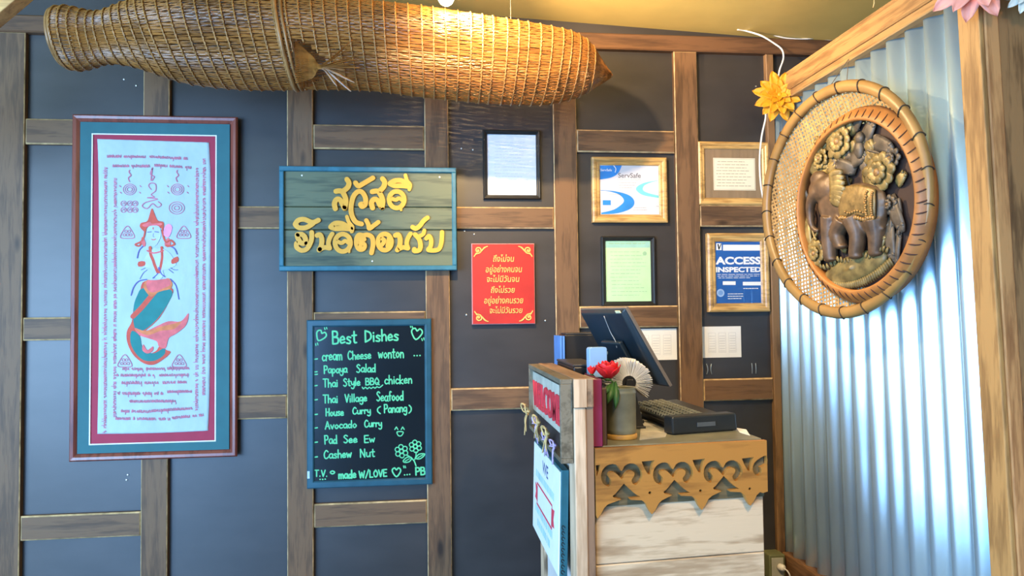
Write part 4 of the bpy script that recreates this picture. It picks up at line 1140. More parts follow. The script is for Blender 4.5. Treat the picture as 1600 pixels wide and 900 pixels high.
# relief: everything below is placed in the tray's own plane
M_AGED = plain('aged_gilt_carving', (0.195, 0.142, 0.050), 0.42, metal=0.15, var=0.55, scale=26, bump=0.4)
M_AGEDG = plain('greyed_carving', (0.085, 0.068, 0.048), 0.5, metal=0.1, var=0.5, scale=26, bump=0.4)
M_ELE = plain('elephant_carving', (0.090, 0.055, 0.030), 0.45, metal=0.1, var=0.5, scale=24, bump=0.3)
T4 = lambda x, y, c=0.045: TP.pix(1180 + x / 2.093, 90 + y / 2.093, c)
TM = Matrix((TP.u, TP.v, TP.n)).transposed()
UX = 0.434 / 268 * 1.0                                # plane metres per zoom pixel, across
VX = 0.434 / 390
def petal(mb, base, ang, ln, wd, c0, c1, curl=0.3, th=0.004, n=7):
    """a leaf-shaped carved petal with a raised rib"""
    ca, sa = math.cos(ang), math.sin(ang)
    k = len(mb.v)
    for i in range(n):
        t = i / (n - 1)
        w = wd * math.sin(PI * (0.14 + t * 0.74)) ** 0.7 * 0.5 * (1.0 if t < 0.99 else 0.55) + 0.0004
        h = c0 + (c1 - c0) * t + curl * 0.01 * math.sin(t * PI)
        for s_, dh in ((-1, -0.002), (-0.5, 0.0015), (0, 0.0), (0.5, 0.0015), (1, -0.002)):
            mb.v.append(TP(base[0] + ca * ln * t - sa * w * s_, base[1] + sa * ln * t + ca * w * s_, h + dh))
    for i in range(n - 1):
        for j in range(4):
            a = k + i * 5 + j
            mb.f.append([a, a + 1, a + 6, a + 5]); mb.mi.append(0)
def rsolid(name, mb, mat, parent=tr, th=0.005):
    o = obj(name, mb, mat, parent, shade=True)
    s = o.modifiers.new('thickness', 'SOLIDIFY'); s.thickness = th; s.offset = -1
    return o
rf = random.Random(4)
def flower(x, y, r, c0=0.034, np_=11, mat=None):
    cx, cy = T4(x, y, c0); mb = MB()
    for k in range(np_):
        a = 2 * PI * k / np_ + rf.uniform(-.1, .1); petal(mb, (cx + 0.006 * math.cos(a), cy + 0.006 * math.sin(a)), a, r * rf.uniform(0.88, 1.06), r * 0.74, c0, c0 + 0.014, 0.8)
    for k in range(8):
        a = 2 * PI * k / 8 + 0.3; petal(mb, (cx, cy), a, r * 0.62, r * 0.50, c0 + 0.012, c0 + 0.022, 0.8)
    o = rsolid('carved_flower', mb, mat or M_AGED, th=0.004)
    b = MB().blob(TP(cx, cy, c0 + 0.018), r * 0.24, r * 0.24, 0.009, TM, 12)
    obj('flower_heart', b, plain('warm_gilt_heart', (0.22, 0.115, 0.036), 0.45, var=0.4, scale=60), o, shade=True)
def leaf(x, y, ang, ln, wd, c0=0.026, c1=0.04, mat=None, lobes=4):
    b = T4(x, y, c0); mb = MB()
    petal(mb, b, ang, ln, wd, c0, c1, 1.0, n=9)
    ca, sa = math.cos(ang), math.sin(ang)
    for k in range(lobes):
        t = (k + 0.5) / (lobes + 0.6)
        for s_ in (-1, 1):
            petal(mb, (b[0] + ca * ln * t, b[1] + sa * ln * t), ang + s_ * 0.85, wd * 0.62 * (1 - 0.35 * t), wd * 0.26, c0 + (c1 - c0) * t, c0 + (c1 - c0) * t + 0.004, 0.6, n=5)
    rsolid('carved_leaf', mb, mat or M_AGED, th=0.004)
def vine(P_, r=0.005, mat=None, c=0.034):
    pts = [TP(*T4(x, y, c), c) for x, y in P_]
    obj('carved_stem', MB().tube(smooth(pts, 4), r, 7), mat or M_AGED, tr, shade=True)
for a in ((280, 275, 0.060), (413, 376, 0.066), (205, 640, 0.048)): flower(*a)
flower(222, 330, 0.036, 0.028, 9); flower(455, 330, 0.034, 0.024, 9, M_AGEDG); flower(448, 480, 0.030, 0.024, 8, M_AGEDG)
for a in ((330, 372, 2.6, 0.090, 0.055, 0.03, 0.05, M_AGEDG), (300, 352, 0.2, 0.11, 0.060, 0.026, 0.036, M_AGEDG), (352, 300, 0.9, 0.11, 0.055, 0.024, 0.034, M_AGEDG), (375, 265, -0.5, 0.13, 0.055, 0.024, 0.038, M_AGEDG), (240, 300, 2.4, 0.08, 0.045, 0.024, 0.034, M_AGED),
          (205, 385, 2.0, 0.07, 0.045, 0.026, 0.034, M_AGED), (172, 470, 1.9, 0.08, 0.04, 0.024, 0.03, M_AGEDG), (168, 520, -1.4, 0.13, 0.045, 0.026, 0.034, M_AGED), (160, 590, -1.1, 0.10, 0.04, 0.024, 0.03, M_AGEDG), (445, 450, -1.2, 0.14, 0.05, 0.026, 0.036, M_AGEDG),
          (440, 520, -1.5, 0.16, 0.045, 0.026, 0.034, M_AGEDG), (470, 560, -1.7, 0.13, 0.04, 0.024, 0.03, M_AGEDG), (395, 640, 0.9, 0.08, 0.05, 0.03, 0.04, M_AGED), (465, 420, 0.7, 0.06, 0.04, 0.022, 0.03, M_AGED), (270, 250, 1.6, 0.05, 0.04, 0.022, 0.03, M_AGED), (235, 560, -1.0, 0.06, 0.035, 0.03, 0.038, M_AGED), (290, 640, 1.2, 0.05, 0.035, 0.03, 0.036, M_AGED)): leaf(*a)
for P_ in ([(345, 245), (350, 275), (368, 300), (400, 310), (440, 322)], [(310, 420), (300, 385), (312, 350), (330, 330)], [(176, 480), (190, 520), (186, 560), (200, 600)], [(430, 470), (446, 520), (440, 580), (425, 620)], [(470, 460), (478, 520), (468, 580)], [(250, 320), (262, 345), (240, 365)], [(160, 620), (185, 600), (205, 570)]): vine(P_, rf.uniform(0.0045, 0.0065), rf.choice((M_AGED, M_AGEDG)))
# undergrowth filling the gaps between the figures
n_ = 0
while n_ < 46:
    a, q_ = rf.uniform(0, 2 * PI), 0.27 * math.sqrt(rf.uniform(0.12, 1))
    x, y = 320 + q_ * math.cos(a) / UX * 0.62, 487 + q_ * math.sin(a) / VX * 1.02
    if 225 < x < 425 and 400 < y < 640: continue
    if y > 655: continue
    leaf(x, y, rf.uniform(0, 2 * PI), rf.uniform(0.045, 0.085), rf.uniform(0.030, 0.048), 0.020, 0.030 + rf.uniform(0, 0.008), rf.choice((M_AGED, M_AGED, M_AGEDG)), rf.choice((0, 3, 4)))
    n_ += 1
# a small bird among the leaves at the top
mb = MB(); bx, by_ = T4(342, 262); mb.blob(TP(bx, by_, 0.045), 0.019, 0.022, 0.012, TM, 12); bx2, by2 = T4(338, 300); mb.blob(TP(bx2, by2, 0.042), 0.021, 0.034, 0.013, TM, 12)
obj('carved_bird', mb, M_AGEDG, tr, shade=True)
# ground mound
mb = MB(); gx, gy = T4(322, 690, 0.03)
mb.blob(TP(gx, gy, 0.030), 0.165, 0.050, 0.020, TM @ Matrix.Rotation(0.22, 3, 'Z'), 22)
for k in range(34):
    t = k / 33; x = 225 + 215 * t; y = 722 + 22 * math.sin(t * PI) - 66 * t * t
    b = T4(x, y, 0.04); petal(mb, b, -PI / 2 - 0.5 + t * 0.9, 0.030, 0.013, 0.044, 0.036, 0.5, n=4)
for k in range(20):
    t = k / 19; b = T4(222 + 210 * t, 690 - 50 * t + 8 * math.sin(k), 0.04); petal(mb, b, PI / 2 + 0.5 - t, 0.024, 0.013, 0.044, 0.046, 0.4, n=4)
rsolid('carved_grass_mound', mb, plain('moss_gilt_carving', (0.135, 0.105, 0.038), 0.45, var=0.5, scale=30, bump=0.4), th=0.003)
# elephant, one continuous carved body facing left
mb = MB()
def EB(x, y, c, rx, ry, rz, rot=0.0):
    a, b = T4(x, y, c); mb.blob(TP(a, b, c), rx * UX, ry * VX, rz, TM @ Matrix.Rotation(rot, 3, 'Z'), 18)
def ET(P_, R_):
    pts = smooth([TP(*T4(x, y, c), c) for x, y, c in P_], 4); n = len(pts)
    rad = [R_[0] + (R_[-1] - R_[0]) * i / (n - 1) for i in range(n)] if len(R_) == 2 else [np.interp(i / (n - 1), np.linspace(0, 1, len(R_)), R_) for i in range(n)]
    mb.tube(pts, rad, 12)
EB(325, 485, 0.046, 92, 72, 0.034); EB(360, 500, 0.044, 62, 76, 0.034); EB(270, 480, 0.046, 62, 62, 0.032)
EB(222, 430, 0.054, 46, 46, 0.030); EB(208, 395, 0.054, 26, 26, 0.022); EB(240, 405, 0.052, 26, 26, 0.022)
ET([(205, 440, 0.060), (184, 470, 0.064), (180, 515, 0.062), (188, 555, 0.058), (208, 568, 0.056)], [0.027, 0.020, 0.015, 0.011, 0.008])
ET([(245, 520, 0.052), (243, 585, 0.050), (247, 655, 0.048)], [0.036, 0.030, 0.026]); ET([(290, 530, 0.056), (268, 575, 0.060), (280, 615, 0.058)], [0.036, 0.028, 0.024])
ET([(322, 525, 0.058), (336, 580, 0.058), (328, 645, 0.056)], [0.042, 0.030, 0.025]); ET([(395, 530, 0.042), (400, 590, 0.040), (395, 640, 0.038)], [0.044, 0.032, 0.026])
for x, y, c in ((247, 660, 0.050), (328, 650, 0.058), (281, 618, 0.060), (395, 642, 0.040)): EB(x, y, c, 18, 9, 0.022)
ET([(405, 470, 0.050), (412, 520, 0.052), (408, 560, 0.050), (420, 555, 0.050)], [0.010, 0.006])
el = obj('carved_elephant', mb, M_ELE, tr)
rm = el.modifiers.new('one_skin', 'REMESH'); rm.mode = 'VOXEL'; rm.voxel_size = 0.0042; rm.use_smooth_shade = True
s2 = el.modifiers.new('soften', 'SMOOTH'); s2.factor = 0.5; s2.iterations = 3
mb = MB(); ex, ey = T4(248, 425, 0.08)
for k in range(7): petal(mb, (ex - 0.008, ey + 0.045 - k * 0.014), -0.15 - 0.10 * k + 0.2, 0.076 - 0.004 * abs(k - 3), 0.032, 0.080, 0.074, 0.7, n=6)
rsolid('carved_ear', mb, M_AGED, el, 0.003)
mb = MB(); k0 = 0; NUq, NVq = 18, 14
for j in range(NVq + 1):
    for i in range(NUq + 1):
        u, v = i / NUq, j / NVq
        x = 270 + 118 * u + 6 * math.sin(v * 3); y = 428 + 100 * v - 12 * math.sin(u * PI)
        a, b = T4(x, y, 0.075)
        du, dv = (x - 330) / 100, (y - 480) / 80
        mb.v.append(TP(a, b, 0.046 + 0.0385 * math.sqrt(max(0.06, 1 - 0.82 * (du * du + dv * dv)))))
for j in range(NVq):
    for i in range(NUq):
        k = j * (NUq + 1) + i; mb.f.append([k, k + 1, k + NUq + 2, k + NUq + 1]); mb.mi.append(0)
bl = rsolid('saddle_blanket', mb, plain('gilt_blanket', (0.175, 0.115, 0.038), 0.42, metal=0.2, var=0.4, scale=50, bump=0.4), el, 0.006)
mb = MB()
def BK(x, y):
    du, dv = (x - 330) / 100, (y - 480) / 80
    return TP(*T4(x, y, 0.075), 0.048 + 0.0385 * math.sqrt(max(0.06, 1 - 0.82 * (du * du + dv * dv))))
for k in range(16): mb.blob(BK(276 + 110 * k / 15, 526 - 3 * math.sin(k)), 0.0065, 0.009, 0.005, TM, 8)
for k in range(12): mb.blob(BK(368 - 2 * (k % 2), 438 + 84 * k / 11), 0.0055, 0.0055, 0.004, TM, 8); mb.blob(BK(384, 442 + 80 * k / 11), 0.0055, 0.0055, 0.004, TM, 8)
for k in range(9): mb.blob(BK(300 + 68 * k / 8, 505 + 4 * math.sin(k)), 0.005, 0.005, 0.004, TM, 8)
obj('blanket_bead', mb, plain('orange_gilt', (0.28, 0.15, 0.04), 0.4, metal=0.2, var=0.3, scale=60), bl, shade=True)
# wire loop holding it to the rail
hk = Vector((XC - 0.045, WX(1328, 92, XC - 0.04).y, WX(1328, 92, XC - 0.04).z))
for aa in (1.40, 1.72):
    obj('hanging_wire', MB().tube([TP((TR - 0.03) * math.cos(aa), (TR - 0.03) * math.sin(aa), 0.02), hk], 0.0013, 6), plain('thin_wire', (0.2, 0.18, 0.15), 0.4, metal=0.6), tr)

# ------------------------------------------------------------------ reception counter
ZD = 1.12
n0 = WZ(927, 699, ZD); n1 = WZ(1193.5, 686, ZD)
fu = (n1 - n0).normalized()
FW = (n1 - n0).length
ct = thing('reception_counter', 'narrow wooden reception counter with carved scroll fretwork along its top edge', 'counter', (0.73, -0.9, 0))
YB = -0.45
FP = Plane((n0.x, n0.y, 0), (fu.x, fu.y, 0), (0, 0, 1))
if FP.n.y > 0: FP.n = -FP.n
M_CTOP = plain('worn_grey_green_counter', (0.20, 0.19, 0.13), 0.4, var=0.3, scale=7)
poly = [(n0.x, n0.y), (n1.x, n1.y), (n1.x, YB), (n0.x, YB)]
HZ = Plane((0, 0, 0), (1, 0, 0), (0, 1, 0))
ins = [(n0.x + 0.001, n0.y + 0.014), (n1.x - 0.001, n1.y + 0.014), (n1.x - 0.001, YB), (n0.x + 0.001, YB)]
obj('counter_top', MB().prism(ins, HZ, ZD - 0.03, ZD), M_CTOP, ct, bevel=0.002)
obj('body', MB().prism([(a + (0.004 if a < 0.7 else -0.004), b + (0.022 if b < -1 else 0)) for a, b in poly], HZ, 0.0, ZD - 0.0305), wood('dark_counter_carcass', (0.035, 0.02, 0.012), (0.12, 0.07, 0.04), 'z'), ct)
M_PALE = wood('pale_weathered_plank', (0.29, 0.175, 0.085), (0.66, 0.50, 0.325), 'x', 6.5, rough=0.6, bump=0.35, knots=False)
fz = lambda px, py: FP.pix(px, py, 0.0)
zb = [fz(1060, 874)[1], fz(1060, 783)[1]]
lv = [0.0, 0.22, 0.46, zb[0], zb[1] + 0.02]
for i in range(4):
    obj('front_plank', MB().cbox(FP, 0.004, lv[i] + 0.001, FW - 0.004, lv[i + 1] - 0.001, -0.0215, -0.004, 0.003), M_PALE, ct)
obj('fret_backing', MB().box((0.003, zb[1] - 0.002, -0.022), (FW - 0.003, ZD - 0.031, -0.0005), 0, FP), wood('olive_stained_board', (0.05, 0.038, 0.018), (0.16, 0.125, 0.062), 'x', knots=False), ct)
# pierced board, cut with scrolls, triangles and lotus gaps
FT = 0.016
def FZ(x, y): return fz(900 + x / 3.914, 670 + y / 3.914)
cu = bpy.data.curves.new('fret_tmp', 'CURVE'); cu.dimensions = '2D'; cu.fill_mode = 'BOTH'; cu.extrude = FT / 2
# board frame in zoom space is slightly tilted: use an upright copy, x along the board in metres
mpp = FW / (1152 - 105)                               # metres per zoom pixel across the face
bt = fz(1060, 693)[1]
def F2(x, y): return ((x - 105) * mpp, ZD - 0.0005 - (y - (112 - (x - 105) * 0.036)) * mpp * 1.0 * (3.914 / 3.914))
def spline(P_, sm=0):
    P_ = [Vector((p[0], p[1])) for p in P_]
    if sm: P_ = smooth(P_, sm, True)
    s = cu.splines.new('POLY'); s.points.add(len(P_) - 1); s.use_cyclic_u = True
    for q_, p in zip(s.points, P_): q_.co = (p.x, p.y, 0, 1)
PRD = 307; SLP = -0.05
def lift(P_, k, clip=True):
    out = []
    for x, y in P_:
        xx = x + PRD * k
        out.append(F2(min(max(xx, 106), 1150), y + SLP * (xx - 270) * 0.30))
    return out
outer = [F2(105, 113), F2(1152, 76)]
tips = [(113, 500), (435, 484), (737, 468), (1040, 452)]
bott = []
seq = []
for k in (3, 2, 1, 0):
    tx_, ty_ = tips[k]
    o_ = 8 * k * 0.0
    seq += [(tx_ + 62, ty_ - 78), (tx_ + 40, ty_ - 60), (tx_ + 22, ty_ - 28), (tx_, ty_), (tx_ - 20, ty_ - 28), (tx_ - 36, ty_ - 62), (tx_ - 60, ty_ - 80), (tx_ - 128, ty_ - 84), (tx_ - 132, ty_ - 92), (tx_ - 70, ty_ - 100), (tx_ - 92, ty_ - 112), (tx_ - 108, ty_ - 124),
            (tx_ - 165, ty_ - 175), (tx_ - 215, ty_ - 120), (tx_ - 232, ty_ - 108), (tx_ - 225, ty_ - 98), (tx_ - 180, ty_ - 88)] if k > 0 else [(tx_ + 62, ty_ - 78), (tx_ + 40, ty_ - 60), (tx_ + 22, ty_ - 28), (tx_, ty_), (tx_ - 7, ty_ - 20)]
seq = [(1151, 372), (1120, 380)] + seq + [(106, 470)]
bott = [F2(x, y) for x, y in seq]
spline(outer + bott)
holeA = [(190, 318), (168, 318), (146, 300), (137, 268), (146, 232), (172, 206), (208, 198), (238, 210), (258, 240), (276, 212), (308, 198), (346, 206), (374, 236), (380, 272), (366, 302), (344, 318), (324, 312), (316, 290), (330, 272), (334, 252), (316, 240), (292, 246), (274, 268), (258, 284), (240, 264), (214, 244), (190, 246), (180, 264), (196, 286)]
holeB = [(378, 190), (456, 184), (444, 208), (428, 262), (414, 262), (392, 226)]
dot = circ(424, 366, 9, 10)
for k in (0, 1, 2):
    spline(lift(holeA, k), 2); spline(lift(holeB, k)); spline(lift(dot, k))
spline([F2(108, 205), F2(134, 202), F2(126, 240), F2(112, 268)])
spline(smooth([F2(*p) for p in ((1150, 165), (1110, 176), (1070, 205), (1058, 245), (1075, 275), (1105, 278), (1118, 255), (1110, 232), (1148, 215))], 2, True))
co = bpy.data.objects.new('fret_tmp', cu); C.objects.link(co)
bpy.context.view_layer.update()
dg = bpy.context.evaluated_depsgraph_get()
me_ = co.evaluated_get(dg).to_mesh()
mb = MB(); mb.add([FP(v.co.x, v.co.y, FT / 2 + v.co.z) for v in me_.vertices], [list(p.vertices) for p in me_.polygons])
co.evaluated_get(dg).to_mesh_clear(); bpy.data.objects.remove(co); bpy.data.curves.remove(cu)
obj('scroll_fretwork', mb, wood('golden_fret_wood', (0.155, 0.060, 0.012), (0.42, 0.185, 0.036), 'x', 6, rough=0.55, knots=False), ct)

# ------------------------------------------------------------------ low partition standing along the guest side of the counter
ps = thing('partition_screen', 'pale timber partition with a brown cap along the guest side of the counter', 'partition', (0.43, -1.0, 0))
PX0, PX1, PY0, PY1, PZ1 = 0.402, 0.4365, -1.345, -0.66, 1.318
M_PPOST = wood('pale_post_wood', (0.36, 0.22, 0.12), (0.70, 0.50, 0.33), 'z', 8, rough=0.6)
M_CAP = wood('brown_cap_wood', (0.10, 0.058, 0.032), (0.30, 0.19, 0.11), 'y', 8)
obj('post', MB().box((PX0, PY0, 0), (PX1, PY0 + 0.09, 1.235)), M_PPOST, ps, bevel=0.003)
obj('post', MB().box((PX0, PY1 - 0.09, 0), (PX1, PY1, 1.235)), M_PPOST, ps, bevel=0.003)
obj('cap', MB().box((PX0 - 0.001, PY0 - 0.003, 1.2355), (0.4585, PY1, PZ1)), M_CAP, ps, bevel=0.003)
obj('infill_panel', MB().box((PX0 + 0.012, PY0 + 0.0905, 0.02), (PX1 - 0.004, PY1 - 0.0905, 1.235)), plain('whitewashed_panel', (0.62, 0.60, 0.58), 0.6, var=0.1, scale=8), ps)
obj('back_board', MB().box((PX1 + 0.0005, PY0 + 0.004, 0), (0.4575, PY1, 1.235)), wood('brown_back_board', (0.085, 0.045, 0.025), (0.26, 0.15, 0.085), 'z'), ps)
obj('cap_end', MB().box((PX0 - 0.001, PY0 - 0.006, 1.237), (0.4375, PY0 - 0.0035, PZ1 - 0.002)), M_PPOST, ps)

# welcome box sign hung on the partition
WS = Plane((PX0 - 0.0015, 0, 0), (0, -1, 0), (0, 0, 1))       # u towards the room, normal to -x
wy0, wy1, wz0, wz1 = 0.665, 1.335, 1.078, 1.316
WD = 0.036
ws = thing('welcome_sign', 'grey box sign with red WELCOME letters and straw bows on the partition', 'sign', WS((wy0 + wy1) / 2, wz0, 0))
M_GREYF = wood('weathered_grey_frame', (0.065, 0.050, 0.028), (0.19, 0.16, 0.11), 'y', 9, knots=False)
for (p, q, r, s_) in ((wy0, wz0, wy1, wz0 + 0.014), (wy0, wz1 - 0.014, wy1, wz1), (wy0, wz0 + 0.0142, wy0 + 0.014, wz1 - 0.0142), (wy1 - 0.014, wz0 + 0.0142, wy1, wz1 - 0.0142)):
    obj('frame_side', MB().box((p, q, 0.0005), (r, s_, WD), 0, WS), M_GREYF, ws, bevel=0.0015)
obj('back', MB().box((wy0 + 0.012, wz0 + 0.012, 0.0006), (wy1 - 0.012, wz1 - 0.012, 0.006), 0, WS), plain('dark_sign_back', (0.05, 0.035, 0.035), 0.6), ws)
obj('name_board', MB().box((wy0 + 0.0145, 1.150, 0.0065), (wy1 - 0.0145, 1.290, 0.022), 0, WS), plain('cream_sign_board', (0.50, 0.49, 0.41), 0.6, var=0.15), ws)
mb = text_mb('WELCOME', WS, wy0 + 0.05, 1.172, wy1 - 0.05, 1.262, 0.0225, 0.006, bold=0.014)
obj('lettering', mb, plain('red_letters', (0.66, 0.035, 0.055), 0.5), ws)
M_RAF = plain('straw_raffia', (0.66, 0.44, 0.18), 0.6, var=0.25, scale=50)
M_LIL = plain('lilac_ribbon', (0.52, 0.38, 0.58), 0.6, var=0.2)
rb = random.Random(9)
def bow(u, v, c, s, mat=M_RAF, tails=4, nm='raffia_bow'):
    mb = MB()
    for sg_ in (-1, 1):
        for k in range(3):
            e = rb.uniform(0.8, 1.15)
            P_ = [(0, 0, 0), (sg_ * 0.35 * s * e, 0.38 * s * e, 0.25 * s), (sg_ * 0.85 * s * e, 0.30 * s * e, 0.35 * s), (sg_ * 0.75 * s * e, -0.05 * s, 0.25 * s), (sg_ * 0.3 * s, -0.08 * s, 0.12 * s), (0, 0, 0.02)]
            mb.tube(smooth([WS(u + a, v + b, c + d) for a, b, d in P_], 4), 0.0032, 5, flat=0.6)
    for k in range(tails):
        dx = rb.uniform(-0.7, 0.7) * s
        P_ = [(0, 0, 0.0), (dx * 0.5, -0.35 * s, 0.22 * s), (dx, -rb.uniform(0.9, 1.5) * s, rb.uniform(0.1, 0.4) * s)]
        mb.tube(smooth([WS(u + a, v + b, c + d) for a, b, d in P_], 4), 0.003, 5, flat=0.6)
    mb.blob(WS(u, v, c + 0.004), 0.008, 0.008, 0.008, n=8)
    obj(nm, mb, mat, ws, shade=True)
bow(wy0 + 0.045, 1.145, 0.040, 0.070); bow(wy0 + 0.26, 1.135, 0.034, 0.052, tails=3); bow(wy0 + 0.44, 1.125, 0.032, 0.050, tails=4)
bow(wy0 + 0.16, 1.120, 0.026, 0.045, M_LIL, 5, 'ribbon_bow'); bow(wy0 + 0.38, 1.10, 0.026, 0.042, M_LIL, 5, 'ribbon_bow'); bow(wy0 + 0.53, 1.105, 0.026, 0.040, M_LIL, 5, 'ribbon_bow')

# white notice leaning out below it
vz0, vz1, vy0, vy1 = 0.730, 1.045, 0.72, 1.265
lean_ = Vector((-0.030, 0, -1)).normalized()
NP = Plane((PX0 - 0.0165, 0, vz1), (0, -1, 0), -lean_)
if NP.n.x > 0: NP.n = -NP.n
HN = (vz1 - vz0) / abs(lean_.z)
ns = thing('notice_board', 'white notice with teal edges and a red banner leaning out below the welcome sign', 'sign', NP((vy0 + vy1) / 2, -HN, 0))
obj('board', MB().cbox(NP, vy0, -HN, vy1, 0, -0.014, 0.008, 0.002), plain('teal_edge_paint', (0.018, 0.110, 0.140), 0.5, var=0.2), ns)
obj('face', MB().cbox(NP, vy0 + 0.006, -HN + 0.006, vy1 - 0.006, -0.006, 0.0082, 0.0115, 0.001), plain('white_sign_face', (0.80, 0.84, 0.85), 0.5, var=0.03), ns)
mb = text_mb('WE', NP, vy0 + 0.21, -0.075, vy0 + 0.33, -0.035, 0.0118, 0.0, bold=0.01)
def NBx(u0, v0, u1, v1, mi, c=0.0118): mb.flat([(u0, v0), (u1, v0), (u1, v1), (u0, v1)], NP, c, mi)
tl = random.Random(8)
for v0, ua, ub in ((-0.115, vy0 + 0.07, vy1 - 0.10), (-0.235, vy0 + 0.07, vy1 - 0.12), (-0.275, vy0 + 0.12, vy1 - 0.16)):
    u = ua
    while u < ub:
        w = tl.uniform(0.012, 0.024); NBx(u, v0, min(u + w, ub), v0 + 0.024, 1); u += w + tl.uniform(0.004, 0.012)
# banner: a white ribbon with red outline and forked red ends
u0, u1, v0, v1 = vy0 + 0.10, vy1 - 0.13, -0.205, -0.135
mb.flat([(u0 - 0.045, v0 + 0.012), (u0 + 0.012, v0 + 0.006), (u0 + 0.012, v1 - 0.010), (u0 - 0.045, v1 - 0.004), (u0 - 0.028, (v0 + v1) / 2)], NP, 0.0118, 2)
mb.flat([(u1 + 0.045, v0 + 0.012), (u1 - 0.012, v0 + 0.006), (u1 - 0.012, v1 - 0.010), (u1 + 0.045, v1 - 0.004), (u1 + 0.028, (v0 + v1) / 2)][::-1], NP, 0.0118, 2)
for a_ in ([(u0, v0), (u1, v0)], [(u0, v1), (u1, v1)], [(u0, v0), (u0, v1)], [(u1, v0), (u1, v1)]): mb.stroke(a_, 0.007, NP, 0.0121, None, 2)
obj('print', mb, [plain('navy_print', (0.03, 0.05, 0.20), 0.6), plain('aqua_print', (0.38, 0.66, 0.66), 0.6), plain('red_print', (0.72, 0.06, 0.10), 0.6)], ns)
mb = MB()
EP = Plane(NP(vy1, 0, 0), NP.n, NP.v)
if EP.n.y > 0: EP.n = -EP.n
for k in range(9):
    b = -0.165 - k * 0.016
    mb.stroke(smooth([(-0.004 + tl.uniform(-.002, .002), b), (0.001, b + 0.006), (0.004, b - 0.001), (-0.001, b - 0.006)], 3), 0.0024, EP, 0.0004, None, 0)
obj('edge_script', mb, M_BLACK, ns)

# ------------------------------------------------------------------ things on the counter
def book(name, label, x0, x1, y0, y1, z0, z1, cover):
    t = thing(name, label, 'menu folder', ((x0 + x1) / 2, (y0 + y1) / 2, z0))
    mb = MB().box((x0, y0, z0), (x0 + 0.003, y1, z1)).box((x1 - 0.003, y0, z0), (x1, y1, z1)).box((x0, y0, z0), (x1, y0 + 0.004, z1))
    obj('cover', mb, cover, t, bevel=0.001)
    obj('pages', MB().box((x0 + 0.0035, y0 + 0.0045, z0 + 0.004), (x1 - 0.0035, y1 - 0.004, z1 - 0.005)), plain('page_edges', (0.62, 0.58, 0.50), 0.7), t)
bx0 = WZ(926.5, 699, ZD).x + 0.0015
book('menu_folder', 'burgundy menu folder standing upright on the counter against the partition', bx0, bx0 + 0.030, -1.318, -1.09, ZD, 1.312, plain('burgundy_leatherette', (0.21, 0.018, 0.065), 0.45, var=0.08))
book('menu_folder', 'dark brown menu folder standing between the burgundy one and the metal can', bx0 + 0.0315, bx0 + 0.047, -1.300, -1.09, ZD, 1.284, plain('brown_leatherette', (0.085, 0.045, 0.025), 0.45))

# galvanised can with a rose
cb_ = WZ(975, 688, ZD); CR = 0.0465
cc = Vector((cb_.x + 0.002, cb_.y + CR * 0.9, ZD))
cn = thing('metal_can', 'grey galvanised can on a wooden foot holding a red rose', 'can', cc)
M_CAN = plain('dull_galvanised_can', (0.21, 0.20, 0.125), 0.5, metal=0.2, var=0.25, scale=14)
ch_ = 0.155
obj('can_wall', MB().lathe([(CR - 0.003, 0.016), (CR - 0.001, 0.018), (CR, 0.03), (CR, ch_ - 0.018), (CR + 0.0012, ch_ - 0.016), (CR, ch_ - 0.013), (CR, ch_ - 0.002), (CR + 0.0018, ch_), (CR - 0.0018, ch_), (CR - 0.0025, ch_ - 0.004), (CR - 0.003, 0.02), (0, 0.02)], cc, (0, 0, 1), 40), M_CAN, cn, shade=True)
obj('foot', MB().lathe([(0, 0), (CR + 0.0015, 0), (CR + 0.0025, 0.004), (CR + 0.0025, 0.012), (CR + 0.001, 0.0155), (0, 0.0155)], cc, (0, 0, 1), 40), plain('yellow_wood_foot', (0.46, 0.25, 0.055), 0.5, var=0.2), cn, shade=True)
RY_ = cc.y - 0.01
